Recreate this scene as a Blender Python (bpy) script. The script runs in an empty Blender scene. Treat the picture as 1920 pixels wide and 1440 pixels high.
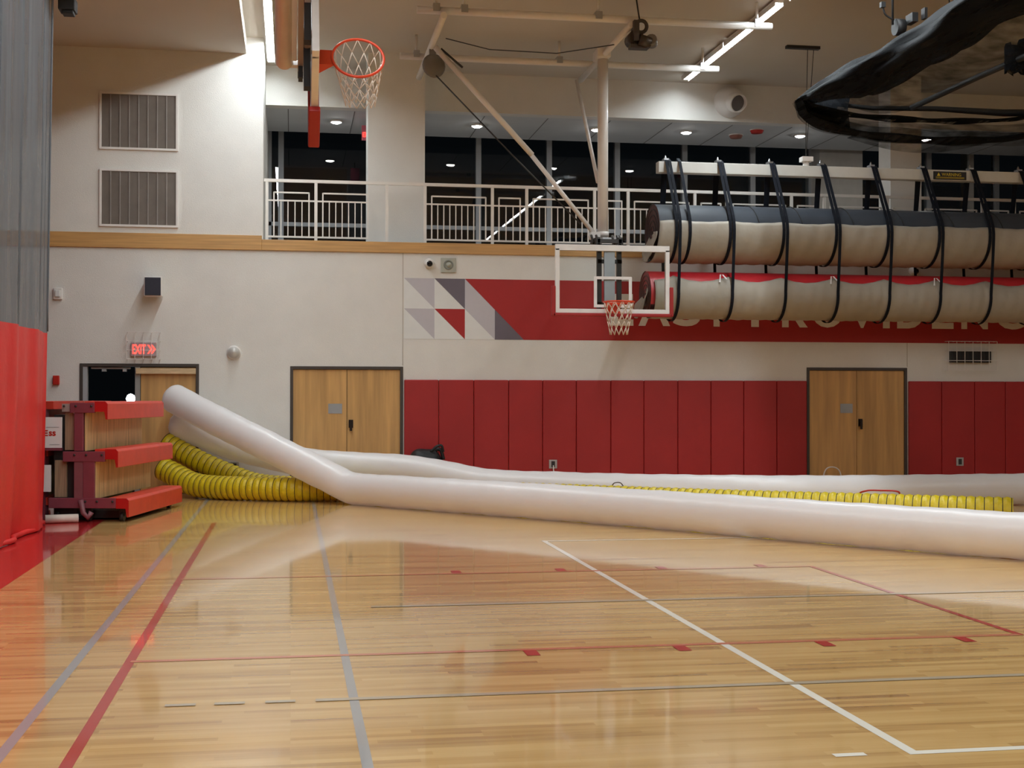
import bpy, math, random
from mathutils import Vector, Matrix
random.seed(7)
S = bpy.context.scene
COL = S.collection
R = math.radians

# ------------------------------------------------------------------ camera
cam_d = bpy.data.cameras.new('camera')
cam_d.sensor_width = 36.0
cam_d.lens = 2491.65 / 1920 * 36
cam_d.clip_end = 200
cam = bpy.data.objects.new('camera', cam_d)
COL.objects.link(cam)
S.camera = cam
YAW, PITCH, ROLL = R(9.428), R(0.535), R(0.06)
fw = Vector((math.sin(YAW) * math.cos(PITCH), math.cos(YAW) * math.cos(PITCH), math.sin(PITCH)))
rt = Vector((math.cos(YAW), -math.sin(YAW), 0))
up = rt.cross(fw)
rt2 = rt * math.cos(ROLL) + up * math.sin(ROLL)
up2 = up * math.cos(ROLL) - rt * math.sin(ROLL)
m = Matrix((rt2, up2, -fw)).transposed().to_4x4()
m.translation = (0, 0, 1.6)
cam.matrix_world = m

# ------------------------------------------------------------------ world, lamps, exposure
W = bpy.data.worlds.new('night'); S.world = W; W.use_nodes = True
W.node_tree.nodes['Background'].inputs[0].default_value = (0.006, 0.008, 0.010, 1)
W.node_tree.nodes['Background'].inputs[1].default_value = 0.25
S.view_settings.view_transform = 'Standard'
S.view_settings.look = 'None'
S.view_settings.gamma = 1
S.view_settings.use_curve_mapping = False
S.view_settings.exposure = 0.0
S.cycles.max_bounces = 12
S.cycles.diffuse_bounces = 7
S.cycles.transparent_max_bounces = 24
S.cycles.caustics_reflective = False
S.cycles.caustics_refractive = False
S.cycles.sample_clamp_indirect = 8
LIGHT_RAD = 94.0                    # radiance of the ceiling tubes
LIGHT_COL = (0.88, 0.965, 1.0)
LZ = 7.45                           # underside of the ceiling tubes


def tube_lamp(x, y0, y1):
    """the run of ceiling tubes beyond the frame, same size and brightness as the built ones"""
    d = bpy.data.lights.new('ceiling_tube_lamp', 'AREA')
    d.shape = 'RECTANGLE'; d.size = 0.115; d.size_y = y1 - y0
    d.energy = LIGHT_RAD * math.pi * 0.115 * (y1 - y0)
    d.color = LIGHT_COL
    o = bpy.data.objects.new('ceiling_tube_lamp', d)
    o.location = (x, (y0 + y1) / 2, LZ)
    COL.objects.link(o)


for _x in (-0.36, 7.15):
    tube_lamp(_x, -8.0, 18.55)
tube_lamp(14.66, -8.0, 13.0)  # assumed third row out of view, cut short to darken the right wall

# ------------------------------------------------------------------ materials
MATS = {}


def pm(name, col, rough=0.5, metal=0.0, var=0.06, scale=6.0, bump=0.0, bscale=40.0, spec=0.5, stretch=(1, 1, 1)):
    if name in MATS: return MATS[name]
    mt = bpy.data.materials.new(name); mt.use_nodes = True
    nt = mt.node_tree; b = nt.nodes['Principled BSDF']
    g = nt.nodes.new('ShaderNodeNewGeometry')
    mp = nt.nodes.new('ShaderNodeMapping'); mp.inputs['Scale'].default_value = stretch
    nt.links.new(g.outputs['Position'], mp.inputs['Vector'])
    n = nt.nodes.new('ShaderNodeTexNoise'); n.inputs['Scale'].default_value = scale; n.inputs['Detail'].default_value = 4
    nt.links.new(mp.outputs[0], n.inputs['Vector'])
    r = nt.nodes.new('ShaderNodeValToRGB')
    c = col
    r.color_ramp.elements[0].position = 0.3; r.color_ramp.elements[1].position = 0.7
    r.color_ramp.elements[0].color = (*[max(0, v * (1 - var)) for v in c], 1)
    r.color_ramp.elements[1].color = (*[min(1, v * (1 + var)) for v in c], 1)
    nt.links.new(n.outputs['Fac'], r.inputs[0]); nt.links.new(r.outputs[0], b.inputs['Base Color'])
    b.inputs['Roughness'].default_value = rough; b.inputs['Metallic'].default_value = metal
    b.inputs['Specular IOR Level'].default_value = spec
    if bump:
        n2 = nt.nodes.new('ShaderNodeTexNoise'); n2.inputs['Scale'].default_value = bscale; n2.inputs['Detail'].default_value = 3
        nt.links.new(mp.outputs[0], n2.inputs['Vector'])
        bp = nt.nodes.new('ShaderNodeBump'); bp.inputs['Strength'].default_value = bump; bp.inputs['Distance'].default_value = 0.02
        nt.links.new(n2.outputs['Fac'], bp.inputs['Height']); nt.links.new(bp.outputs[0], b.inputs['Normal'])
    MATS[name] = mt
    return mt


def emis(name, col, s):
    if name in MATS: return MATS[name]
    mt = bpy.data.materials.new(name); mt.use_nodes = True
    b = mt.node_tree.nodes['Principled BSDF']
    b.inputs['Base Color'].default_value = (*col, 1)
    b.inputs['Emission Color'].default_value = (*col, 1); b.inputs['Emission Strength'].default_value = s
    MATS[name] = mt
    return mt


def glass(name, ior, tint=(0.93, 0.97, 0.97)):
    if name in MATS: return MATS[name]
    mt = bpy.data.materials.new(name); mt.use_nodes = True
    nt = mt.node_tree; nt.nodes.remove(nt.nodes['Principled BSDF'])
    out = nt.nodes['Material Output']
    t = nt.nodes.new('ShaderNodeBsdfTransparent'); t.inputs[0].default_value = (*tint, 1)
    gl = nt.nodes.new('ShaderNodeBsdfGlossy'); gl.inputs['Roughness'].default_value = 0.0
    f = nt.nodes.new('ShaderNodeFresnel'); f.inputs['IOR'].default_value = ior
    mx = nt.nodes.new('ShaderNodeMixShader')
    nt.links.new(f.outputs[0], mx.inputs[0]); nt.links.new(t.outputs[0], mx.inputs[1]); nt.links.new(gl.outputs[0], mx.inputs[2])
    nt.links.new(mx.outputs[0], out.inputs['Surface'])
    MATS[name] = mt
    return mt


def net_mat(name, col, alpha0, alpha1, scale, stretch, rough=0.7):
    """open woven mesh: the cover of the threads varies with the folds"""
    if name in MATS: return MATS[name]
    mt = bpy.data.materials.new(name); mt.use_nodes = True
    nt = mt.node_tree; b = nt.nodes['Principled BSDF']; out = nt.nodes['Material Output']
    b.inputs['Base Color'].default_value = (*col, 1); b.inputs['Roughness'].default_value = rough
    b.inputs['Specular IOR Level'].default_value = 0.06
    g = nt.nodes.new('ShaderNodeNewGeometry')
    mp = nt.nodes.new('ShaderNodeMapping'); mp.inputs['Scale'].default_value = stretch
    nt.links.new(g.outputs['Position'], mp.inputs['Vector'])
    n = nt.nodes.new('ShaderNodeTexNoise'); n.inputs['Scale'].default_value = scale; n.inputs['Detail'].default_value = 6
    nt.links.new(mp.outputs[0], n.inputs['Vector'])
    mr = nt.nodes.new('ShaderNodeMapRange')
    mr.inputs['From Min'].default_value = 0.35; mr.inputs['From Max'].default_value = 0.65
    mr.inputs['To Min'].default_value = alpha0; mr.inputs['To Max'].default_value = alpha1
    nt.links.new(n.outputs['Fac'], mr.inputs['Value'])
    t = nt.nodes.new('ShaderNodeBsdfTransparent')
    mx = nt.nodes.new('ShaderNodeMixShader')
    nt.links.new(mr.outputs[0], mx.inputs[0]); nt.links.new(t.outputs[0], mx.inputs[1]); nt.links.new(b.outputs[0], mx.inputs[2])
    nt.links.new(mx.outputs[0], out.inputs['Surface'])
    MATS[name] = mt
    return mt


def floor_mat(name, tint=None):
    """lacquered maple strips running along X; tint = painted over"""
    mt = bpy.data.materials.new(name); mt.use_nodes = True
    nt = mt.node_tree; b = nt.nodes['Principled BSDF']; L = nt.links.new
    g = nt.nodes.new('ShaderNodeNewGeometry')
    if tint is None:
        sx = nt.nodes.new('ShaderNodeSeparateXYZ'); L(g.outputs['Position'], sx.inputs[0])
        br = nt.nodes.new('ShaderNodeTexBrick'); L(g.outputs['Position'], br.inputs['Vector'])
        br.inputs['Color1'].default_value = (0.0, 0, 0, 1); br.inputs['Color2'].default_value = (1, 1, 1, 1)
        br.inputs['Mortar'].default_value = (0.35, 0.35, 0.35, 1)
        br.inputs['Scale'].default_value = 1.0; br.inputs['Mortar Size'].default_value = 0.0012
        br.inputs['Brick Width'].default_value = 0.9; br.inputs['Row Height'].default_value = 0.057
        br.offset = 0.37; br.offset_frequency = 3; br.squash = 0.7; br.squash_frequency = 4
        mp = nt.nodes.new('ShaderNodeMapping'); mp.inputs['Scale'].default_value = (0.55, 6.5, 1)
        L(g.outputs['Position'], mp.inputs['Vector'])
        n = nt.nodes.new('ShaderNodeTexNoise'); n.inputs['Scale'].default_value = 1.0; n.inputs['Detail'].default_value = 5
        L(mp.outputs[0], n.inputs['Vector'])
        mp2 = nt.nodes.new('ShaderNodeMapping'); mp2.inputs['Scale'].default_value = (2.0, 45, 1)
        L(g.outputs['Position'], mp2.inputs['Vector'])
        n2 = nt.nodes.new('ShaderNodeTexNoise'); n2.inputs['Scale'].default_value = 1.0; n2.inputs['Detail'].default_value = 4
        L(mp2.outputs[0], n2.inputs['Vector'])
        a1 = nt.nodes.new('ShaderNodeMath'); a1.operation = 'MULTIPLY'; a1.inputs[1].default_value = 0.34
        L(br.outputs['Color'], a1.inputs[0])
        a2 = nt.nodes.new('ShaderNodeMath'); a2.operation = 'MULTIPLY_ADD'; a2.inputs[1].default_value = 0.9
        L(n.outputs['Fac'], a2.inputs[0]); L(a1.outputs[0], a2.inputs[2])
        a3 = nt.nodes.new('ShaderNodeMath'); a3.operation = 'MULTIPLY_ADD'; a3.inputs[1].default_value = 0.25
        L(n2.outputs['Fac'], a3.inputs[0]); L(a2.outputs[0], a3.inputs[2])
        r = nt.nodes.new('ShaderNodeValToRGB'); cr = r.color_ramp
        cr.elements[0].position = 0.42; cr.elements[0].color = (0.36, 0.19, 0.060, 1)
        cr.elements[1].position = 0.98; cr.elements[1].color = (0.69, 0.455, 0.175, 1)
        e = cr.elements.new(0.70); e.color = (0.585, 0.36, 0.125, 1)
        L(a3.outputs[0], r.inputs[0]); L(r.outputs[0], b.inputs['Base Color'])
    else:
        b.inputs['Base Color'].default_value = (*tint, 1)
    b.inputs['Roughness'].default_value = 0.22
    b.inputs['Specular IOR Level'].default_value = 0.45
    b.inputs['Coat Weight'].default_value = 0.62; b.inputs['Coat Roughness'].default_value = 0.055; b.inputs['Coat IOR'].default_value = 1.55
    return mt


def sheet_plastic(name):
    """thin milky inflated polythene"""
    mt = bpy.data.materials.new(name); mt.use_nodes = True
    nt = mt.node_tree; L = nt.links.new
    b = nt.nodes['Principled BSDF']; out = nt.nodes['Material Output']
    b.inputs['Base Color'].default_value = (0.92, 0.91, 0.92, 1); b.inputs['Roughness'].default_value = 0.32
    b.inputs['Specular IOR Level'].default_value = 0.6
    g = nt.nodes.new('ShaderNodeNewGeometry')
    n = nt.nodes.new('ShaderNodeTexNoise'); n.inputs['Scale'].default_value = 3.5; n.inputs['Detail'].default_value = 3
    L(g.outputs['Position'], n.inputs['Vector'])
    bp = nt.nodes.new('ShaderNodeBump'); bp.inputs['Strength'].default_value = 0.25; bp.inputs['Distance'].default_value = 0.03
    L(n.outputs['Fac'], bp.inputs['Height']); L(bp.outputs[0], b.inputs['Normal'])
    tl = nt.nodes.new('ShaderNodeBsdfTranslucent'); tl.inputs[0].default_value = (0.86, 0.84, 0.86, 1)
    m1 = nt.nodes.new('ShaderNodeMixShader'); m1.inputs[0].default_value = 0.25
    L(b.outputs[0], m1.inputs[1]); L(tl.outputs[0], m1.inputs[2])
    tr = nt.nodes.new('ShaderNodeBsdfTransparent')
    m2 = nt.nodes.new('ShaderNodeMixShader'); m2.inputs[0].default_value = 0.06
    L(m1.outputs[0], m2.inputs[1]); L(tr.outputs[0], m2.inputs[2]); L(m2.outputs[0], out.inputs['Surface'])
    return mt


wall_m = pm('wall_paint', (0.72, 0.705, 0.67), 0.75, var=0.025, scale=3, bump=0.25, bscale=90)
ceil_m = pm('ceiling_paint', (0.56, 0.51, 0.44), 0.8, var=0.03, scale=0.6)
tile_m = pm('balcony_ceiling_paint', (0.60, 0.62, 0.64), 0.8, var=0.04, scale=2)
oak_m = pm('oak_trim', (0.52, 0.29, 0.10), 0.45, var=0.18, scale=2.5, stretch=(0.5, 1, 14))
door_m = pm('oak_veneer', (0.57, 0.33, 0.12), 0.4, var=0.22, scale=2.0, stretch=(5, 5, 0.3))
ply_m = pm('plywood', (0.58, 0.42, 0.19), 0.55, var=0.34, scale=5, stretch=(7, 7, 0.35))
frame_m = pm('bronze_frame', (0.055, 0.042, 0.034), 0.5)
steel_m = pm('satin_steel', (0.42, 0.43, 0.45), 0.35, 0.9, var=0.05)
white_m = pm('white_enamel', (0.76, 0.73, 0.70), 0.35, var=0.03)
rail_m = pm('rail_enamel', (0.78, 0.75, 0.70), 0.4, var=0.03)
alu_m = pm('grey_mullion_enamel', (0.38, 0.40, 0.42), 0.45, var=0.04)
black_m = pm('black_rubber', (0.012, 0.012, 0.013), 0.6)
dark_m = pm('dark_metal', (0.035, 0.033, 0.032), 0.45, 0.3)
red_pad_m = pm('red_vinyl_pad', (0.35, 0.010, 0.011), 0.5, var=0.05, scale=2, bump=0.06, bscale=60)
red_m = pm('red_enamel', (0.50, 0.02, 0.012), 0.35, var=0.06)
seat_m = pm('red_seat_plastic', (0.58, 0.045, 0.025), 0.4, var=0.08)
plum_m = pm('plum_enamel', (0.20, 0.045, 0.065), 0.45, var=0.08)
orange_m = pm('orange_enamel', (0.75, 0.065, 0.02), 0.35)
mural_red = pm('mural_red', (0.36, 0.010, 0.010), 0.6, var=0.03)
mural_white = pm('mural_white', (0.72, 0.73, 0.72), 0.6, var=0.02)
mural_grey = pm('mural_light_grey', (0.50, 0.48, 0.52), 0.6, var=0.02)
mural_dark = pm('mural_dark_grey', (0.14, 0.12, 0.15), 0.6, var=0.02)
letter_m = pm('letter_cream', (0.72, 0.69, 0.63), 0.6, var=0.02)
strap_m = pm('black_webbing', (0.008, 0.010, 0.016), 0.75, spec=0.15)
matdark_m = pm('charcoal_mat_vinyl', (0.045, 0.054, 0.070), 0.5, var=0.08, scale=3, spec=0.3)
matred_m = pm('red_mat_vinyl', (0.50, 0.02, 0.03), 0.35, var=0.08)
matbrown_m = pm('maroon_mat_edge', (0.085, 0.025, 0.022), 0.6, var=0.1)
canvas_m = pm('beige_canvas_backing', (0.37, 0.335, 0.28), 0.55, var=0.07, scale=1.5, bump=0.5, bscale=5, stretch=(1, 1, 1))
yellow_m = pm('yellow_duct_vinyl', (0.64, 0.49, 0.010), 0.38, var=0.10, scale=14, bump=0.3, bscale=50)
wire_shade_m = pm('black_wire_and_shade', (0.03, 0.022, 0.012), 0.6)
cord_m = pm('net_cord', (0.70, 0.58, 0.48), 0.8)
vent_m = pm('vent_grey_brown', (0.15, 0.125, 0.105), 0.6, var=0.08)
rib_m = pm('vent_rib', (0.27, 0.24, 0.22), 0.6)
plate_m = pm('grey_plate', (0.36, 0.38, 0.40), 0.4, 0.4)
beige_m = pm('grey_green_speaker', (0.40, 0.41, 0.35), 0.5)
navy_m = pm('speaker_grille', (0.020, 0.020, 0.035), 0.6)
bag_m = pm('black_nylon', (0.010, 0.010, 0.012), 0.55, bump=0.6, bscale=12)
paper_m = pm('white_board', (0.80, 0.79, 0.80), 0.6, var=0.02)
vinyl_m = pm('red_curtain_vinyl', (0.60, 0.018, 0.016), 0.42, var=0.07, scale=1.5, bump=0.25, bscale=8)
outlet_m = pm('outlet_cover', (0.45, 0.43, 0.42), 0.4, 0.3)
beam_m = pm('beam_enamel', (0.66, 0.66, 0.63), 0.45, var=0.03)
label_y = pm('label_yellow', (0.75, 0.55, 0.02), 0.5)
win_g = glass('window_glass', 1.6)
board_g = glass('backboard_glass', 1.35, (0.96, 0.98, 0.98))
tube_e = emis('tube_light', LIGHT_COL, LIGHT_RAD)
down_e = emis('downlight_lens', (1.0, 0.98, 0.94), 110.0)
exit_e = emis('exit_red', (1.0, 0.05, 0.035), 3.2)
lamp_e = emis('yard_lamp', (0.85, 0.93, 1.0), 30.0)
poly_m = sheet_plastic('milky_polythene')
curt_m = net_mat('grey_curtain_mesh', (0.135, 0.145, 0.16), 0.60, 0.88, 2.5, (1, 2.5, 0.12))
cage_m = net_mat('black_netting', (0.006, 0.007, 0.009), 0.74, 1.2, 2.2, (4, 0.45, 6))
cage2_m = net_mat('black_netting_single', (0.006, 0.007, 0.008), 0.30, 0.72, 3.0, (1, 1, 2.5))


# ------------------------------------------------------------------ mesh builder
class MB:
    def __init__(s): s.v = []; s.f = []; s.mi = []; s.sm = []

    def add(s, vs, fs, mi=0, smooth=False):
        o = len(s.v); s.v += [tuple(p) for p in vs]
        for f in fs: s.f.append([i + o for i in f]); s.mi.append(mi); s.sm.append(smooth)
        return s

    def box(s, x0, x1, y0, y1, z0, z1, mi=0):
        vs = [(x, y, z) for x in (x0, x1) for y in (y0, y1) for z in (z0, z1)]
        return s.add(vs, [(0, 1, 3, 2), (4, 6, 7, 5), (0, 4, 5, 1), (2, 3, 7, 6), (0, 2, 6, 4), (1, 5, 7, 3)], mi)

    def obox(s, c, ax, ay, az, mi=0):
        """oriented box: centre and three half axes"""
        c, ax, ay, az = map(Vector, (c, ax, ay, az))
        vs = [c + ax * i + ay * j + az * k for i in (-1, 1) for j in (-1, 1) for k in (-1, 1)]
        return s.add(vs, [(0, 1, 3, 2), (4, 6, 7, 5), (0, 4, 5, 1), (2, 3, 7, 6), (0, 2, 6, 4), (1, 5, 7, 3)], mi)

    def tube(s, pts, r, n=10, mi=0, caps=True, smooth=True):
        pts = [Vector(p) for p in pts]
        k = len(pts); rs = r if isinstance(r, (list, tuple)) else [r] * k
        t0 = (pts[1] - pts[0]).normalized()
        a = Vector((0, 0, 1)) if abs(t0.z) < 0.9 else Vector((1, 0, 0))
        u = t0.cross(a).normalized(); vs = []
        for i in range(k):
            t = (pts[min(i + 1, k - 1)] - pts[max(i - 1, 0)]).normalized()
            u = (u - t * u.dot(t)).normalized(); w = t.cross(u)
            for j in range(n):
                q = 2 * math.pi * j / n
                vs.append(pts[i] + (u * math.cos(q) + w * math.sin(q)) * rs[i])
        fs = [(i * n + j, i * n + (j + 1) % n, (i + 1) * n + (j + 1) % n, (i + 1) * n + j) for i in range(k - 1) for j in range(n)]
        s.add(vs, fs, mi, smooth)
        if caps:
            o = len(s.v) - k * n
            s.f.append([o + j for j in range(n)][::-1]); s.f.append([o + (k - 1) * n + j for j in range(n)])
            s.mi += [mi, mi]; s.sm += [False, False]
        return s

    def cyl(s, a, b, r, n=12, mi=0): return s.tube([a, b], r, n, mi)

    def lathe(s, c, axis, prof, n=20, mi=0, smooth=True):
        """prof: list of (radius, distance along axis)"""
        ax = Vector(axis).normalized(); c = Vector(c)
        a = Vector((0, 0, 1)) if abs(ax.z) < 0.9 else Vector((1, 0, 0))
        u = ax.cross(a).normalized(); w = ax.cross(u)
        vs = [c + ax * h + (u * math.cos(2 * math.pi * j / n) + w * math.sin(2 * math.pi * j / n)) * r for r, h in prof for j in range(n)]
        fs = [(i * n + j, i * n + (j + 1) % n, (i + 1) * n + (j + 1) % n, (i + 1) * n + j) for i in range(len(prof) - 1) for j in range(n)]
        return s.add(vs, fs, mi, smooth)

    def ring(s, c, axis, Rr, r, n=40, m_=8, mi=0):
        ax = Vector(axis).normalized(); c = Vector(c)
        a = Vector((0, 0, 1)) if abs(ax.z) < 0.9 else Vector((1, 0, 0))
        u = ax.cross(a).normalized(); w = ax.cross(u); vs = []
        for i in range(n):
            q = 2 * math.pi * i / n; d = u * math.cos(q) + w * math.sin(q)
            for j in range(m_):
                p = 2 * math.pi * j / m_
                vs.append(c + d * (Rr + r * math.cos(p)) + ax * r * math.sin(p))
        fs = [(i * m_ + j, i * m_ + (j + 1) % m_, ((i + 1) % n) * m_ + (j + 1) % m_, ((i + 1) % n) * m_ + j) for i in range(n) for j in range(m_)]
        return s.add(vs, fs, mi, True)

    def prism(s, poly, a, b, mi=0):
        """polygon given as 3-D points, swept by the vector a->b"""
        d = Vector(b) - Vector(a); n = len(poly)
        vs = [Vector(p) for p in poly] + [Vector(p) + d for p in poly]
        return s.add(vs, [tuple(range(n))[::-1], tuple(range(n, 2 * n))] + [(i, (i + 1) % n, n + (i + 1) % n, n + i) for i in range(n)], mi)

    def grid(s, fn, nu, nv, mi=0, smooth=True):
        vs = [fn(i / nu, j / nv) for i in range(nu + 1) for j in range(nv + 1)]
        fs = [(i * (nv + 1) + j, (i + 1) * (nv + 1) + j, (i + 1) * (nv + 1) + j + 1, i * (nv + 1) + j + 1) for i in range(nu) for j in range(nv)]
        return s.add(vs, fs, mi, smooth)


def root_loc(p):
    while p.parent: p = p.parent
    return Vector(p.location)


def obj(name, mb, mat, parent=None, local=False, bevel=0.0):
    me = bpy.data.meshes.new(name)
    off = Vector((0, 0, 0)) if (parent is None or local) else root_loc(parent)
    me.from_pydata([tuple(Vector(v) - off) for v in mb.v], [], mb.f)
    for m_ in (mat if isinstance(mat, (list, tuple)) else [mat]): me.materials.append(m_)
    me.polygons.foreach_set('material_index', mb.mi); me.polygons.foreach_set('use_smooth', mb.sm)
    me.update()
    o = bpy.data.objects.new(name, me); COL.objects.link(o)
    if parent: o.parent = parent
    if bevel:
        b = o.modifiers.new('edge', 'BEVEL'); b.width = bevel; b.segments = 2; b.limit_method = 'ANGLE'
    return o


def thing(name, label, cat, loc=(0, 0, 0), rotz=0.0, group=None):
    o = bpy.data.objects.new(name, None); o.empty_display_size = 0.1; COL.objects.link(o)
    o.location = loc; o.rotation_euler = (0, 0, rotz)
    o['label'] = label; o['category'] = cat
    if group: o['group'] = group
    return o


def tag(o, label, cat, group=None):
    o['label'] = label; o['category'] = cat
    if group: o['group'] = group
    return o


def struct(name, mb, mat, parent=None, bevel=0.0):
    o = obj(name, mb, mat, parent, bevel=bevel)
    if parent is None: o['kind'] = 'structure'
    return o


def struct_empty(name, loc):
    o = bpy.data.objects.new(name, None); o.empty_display_size = 0.1; COL.objects.link(o); o.location = loc
    o['kind'] = 'structure'
    return o


def dup(root, loc, label, rotz=None):
    r = root.copy(); COL.objects.link(r); r.location = loc; r['label'] = label
    if rotz is not None: r.rotation_euler = (0, 0, rotz)
    for ch in list(root.children):
        c = ch.copy(); COL.objects.link(c); c.parent = r
        for g in list(ch.children):
            d = g.copy(); COL.objects.link(d); d.parent = c
    return r


def smooth_path(ctrl, n):
    """Catmull-Rom through the control points"""
    P = [Vector(c) for c in ctrl]; P = [P[0] * 2 - P[1]] + P + [P[-1] * 2 - P[-2]]
    out = []
    for i in range(1, len(P) - 2):
        for k in range(n):
            t = k / n; a, b, c, d = P[i - 1:i + 3]
            out.append(0.5 * ((2 * b) + (c - a) * t + (2 * a - 5 * b + 4 * c - d) * t * t + (3 * b - a - 3 * c + d) * t ** 3))
    out.append(P[-2]); return out


def resample(pts, step):
    out = [pts[0]]; acc = 0.0
    for a, b in zip(pts, pts[1:]):
        L = (b - a).length
        if L < 1e-9: continue
        while acc + L >= step:
            t = (step - acc) / L; a = a + (b - a) * t; L = (b - a).length; out.append(a.copy()); acc = 0.0
            if L < 1e-9: break
        acc += L
    return out


def text_mesh(txt, size_x, size_z, extr, bold=0.0):
    """letters as mesh data in the XZ plane facing -Y, fitted to a width and a height, lower left at the origin"""
    cu = bpy.data.curves.new('letters', 'FONT'); cu.body = txt; cu.extrude = 0.0; cu.offset = bold; cu.resolution_u = 4
    to = bpy.data.objects.new('letters', cu); COL.objects.link(to)
    dg = bpy.context.evaluated_depsgraph_get(); me = bpy.data.meshes.new_from_object(to.evaluated_get(dg))
    vs = [v.co.copy() for v in me.vertices]; fs = [list(p.vertices) for p in me.polygons]
    bpy.data.objects.remove(to); bpy.data.curves.remove(cu); bpy.data.meshes.remove(me)
    x0 = min(v.x for v in vs); x1 = max(v.x for v in vs); z0 = min(v.y for v in vs); z1 = max(v.y for v in vs)
    return [Vector(((v.x - x0) / (x1 - x0) * size_x, -extr, (v.y - z0) / (z1 - z0) * size_z)) for v in vs], fs


# ================================================================== the room
YW = 22.43          # face of the far wall
XL, XR, YB = -12.0, 17.0, -9.0
ZC = 7.56           # ceiling
BZ = 4.19           # balcony floor

# ---- floor with its painted court lines
fl = MB()
fl.box(XL, XR, YB, YW + 0.3, -0.1, 0.0, 0)


LN = [0]


def line(x0, x1, y0, y1, mi, z=None):
    LN[0] += 1; z = 0.0006 + 0.00012 * LN[0]
    fl.add([(x0, y0, z), (x1, y0, z), (x1, y1, z), (x0, y1, z)], [(0, 1, 2, 3)], mi)


line(XL, -2.37, YB, YW, 1)
line(-1.30, -1.245, YB, YW - 1, 3)
line(-0.985, -0.925, YB, 17.2, 1)
line(0.305, 0.355, YB, YW - 1, 3)
line(2.735, 2.79, 5.585, 14.5, 2)
line(2.735, 14, 5.585, 5.64, 2)
line(2.79, 14, 14.42, 14.48, 2)
line(2.39, 2.54, 5.60, 5.65, 2)
line(5.26, 5.34, 14.48, 14.9, 2)
line(4.815, 4.865, 8.26, 11.94, 1)
line(-0.95, 4.84, 8.25, 8.31, 4)
line(-0.95, 4.84, 11.89, 11.95, 4)
for x in (1.44, 2.41, 3.37, 4.34):
    line(x, x + 0.085, 8.08, 8.255, 1); line(x, x + 0.085, 11.945, 12.12, 1)
line(0.13, 14, 7.045, 7.105, 5)
line(0.6, 14, 10.105, 10.175, 5)
for x in (-0.64, -0.39, -0.13): line(x, x + 0.155, 7.05, 7.10, 5)
struct('floor', fl, [floor_mat('maple_floor'), floor_mat('red_floor_paint', (0.45, 0.018, 0.018)),
                     floor_mat('white_floor_paint', (0.90, 0.88, 0.78)), floor_mat('grey_floor_paint', (0.34, 0.345, 0.345)),
                     floor_mat('worn_red_paint', (0.60, 0.19, 0.10)), floor_mat('worn_grey_paint', (0.46, 0.385, 0.27))])


def wall_holes(mb, x0, x1, z0, z1, y0, y1, holes, mi=0):
    """solid wall slab with rectangular openings (hx0, hx1, hz0, hz1)"""
    xs = sorted({x0, x1, *[h[0] for h in holes], *[h[1] for h in holes]})
    for a, b in zip(xs, xs[1:]):
        hs = [h for h in holes if h[0] <= a + 1e-6 and h[1] >= b - 1e-6]
        z = z0
        for h in sorted(hs, key=lambda q: q[2]):
            if h[2] > z: mb.box(a, b, y0, y1, z, h[2], mi)
            z = h[3]
        if z < z1: mb.box(a, b, y0, y1, z, z1, mi)


D1 = (-3.39, -1.50, 0.0, 2.13)
D2 = (-0.02, 1.86, 0.0, 2.10)
D3 = (9.03, 10.93, 0.0, 2.12)
wb = MB()
wall_holes(wb, XL, XR, 0, BZ, YW, YW + 0.25, [D1, D2, D3])
wb.box(XL, -0.47, YW, 27.9, BZ, ZC)
struct('wall_back', wb, wall_m)
# thin panel joints
for i, (x, z0, z1) in enumerate(((1.855, 2.12, 4.02), (10.935, 2.14, 2.57))):
    j = MB(); j.box(x - 0.006, x + 0.006, YW - 0.002, YW + 0.01, z0, z1)
    struct('trim_%d' % (i + 3), j, pm('joint_sealant', (0.40, 0.36, 0.30), 0.7))
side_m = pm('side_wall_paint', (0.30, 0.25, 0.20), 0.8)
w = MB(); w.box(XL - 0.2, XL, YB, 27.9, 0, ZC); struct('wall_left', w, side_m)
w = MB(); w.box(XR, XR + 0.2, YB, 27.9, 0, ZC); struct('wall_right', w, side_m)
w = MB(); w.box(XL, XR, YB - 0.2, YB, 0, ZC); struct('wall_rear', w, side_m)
w = MB(); w.box(XL, XR, YB, 24.55, ZC, ZC + 0.2); struct('ceiling', w, ceil_m)
w = MB(); w.box(XL, -0.75, YB, YW - 0.001, 7.285, ZC); struct('ceiling_soffit', w, ceil_m)
w = MB(); w.box(-0.47, XR, 24.3, 24.55, 6.85, ZC); struct('wall_header', w, wall_m)
# balcony
w = MB(); w.box(-0.47, XR, YW, 27.9, BZ - 0.16, BZ); struct('floor_balcony', w, pm('balcony_screed', (0.30, 0.29, 0.28), 0.7))
tc = MB()
tc.box(-0.47, XR, 24.55, 26.7, 6.85, 7.0)
for x in [-0.07 + 1.21 * k for k in range(14)]: tc.box(x - 0.008, x + 0.008, 24.6, 26.7, 6.846, 6.851, 1)
tc.box(-0.47, XR, 26.7, 27.9, 7.45, 7.55)
struct('ceiling_balcony', tc, [tile_m, pm('ceiling_joint', (0.16, 0.16, 0.165), 0.8)])
w = MB(); w.box(-3.8 - 8.2, -0.49, YW - 0.035, YW, 4.02, 4.265); struct('trim_1', w, oak_m, bevel=0.006)
w = MB(); w.box(-0.49, XR, YW - 0.035, YW, 4.02, 4.20); struct('trim_2', w, oak_m, bevel=0.006)
w = MB(); w.box(1.30, 2.29, 23.1, 23.7, BZ, ZC); struct('column_1', w, wall_m)
w = MB(); w.box(10.94, 11.55, 23.1, 23.6, BZ, ZC); struct('column_2', w, wall_m)
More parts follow.
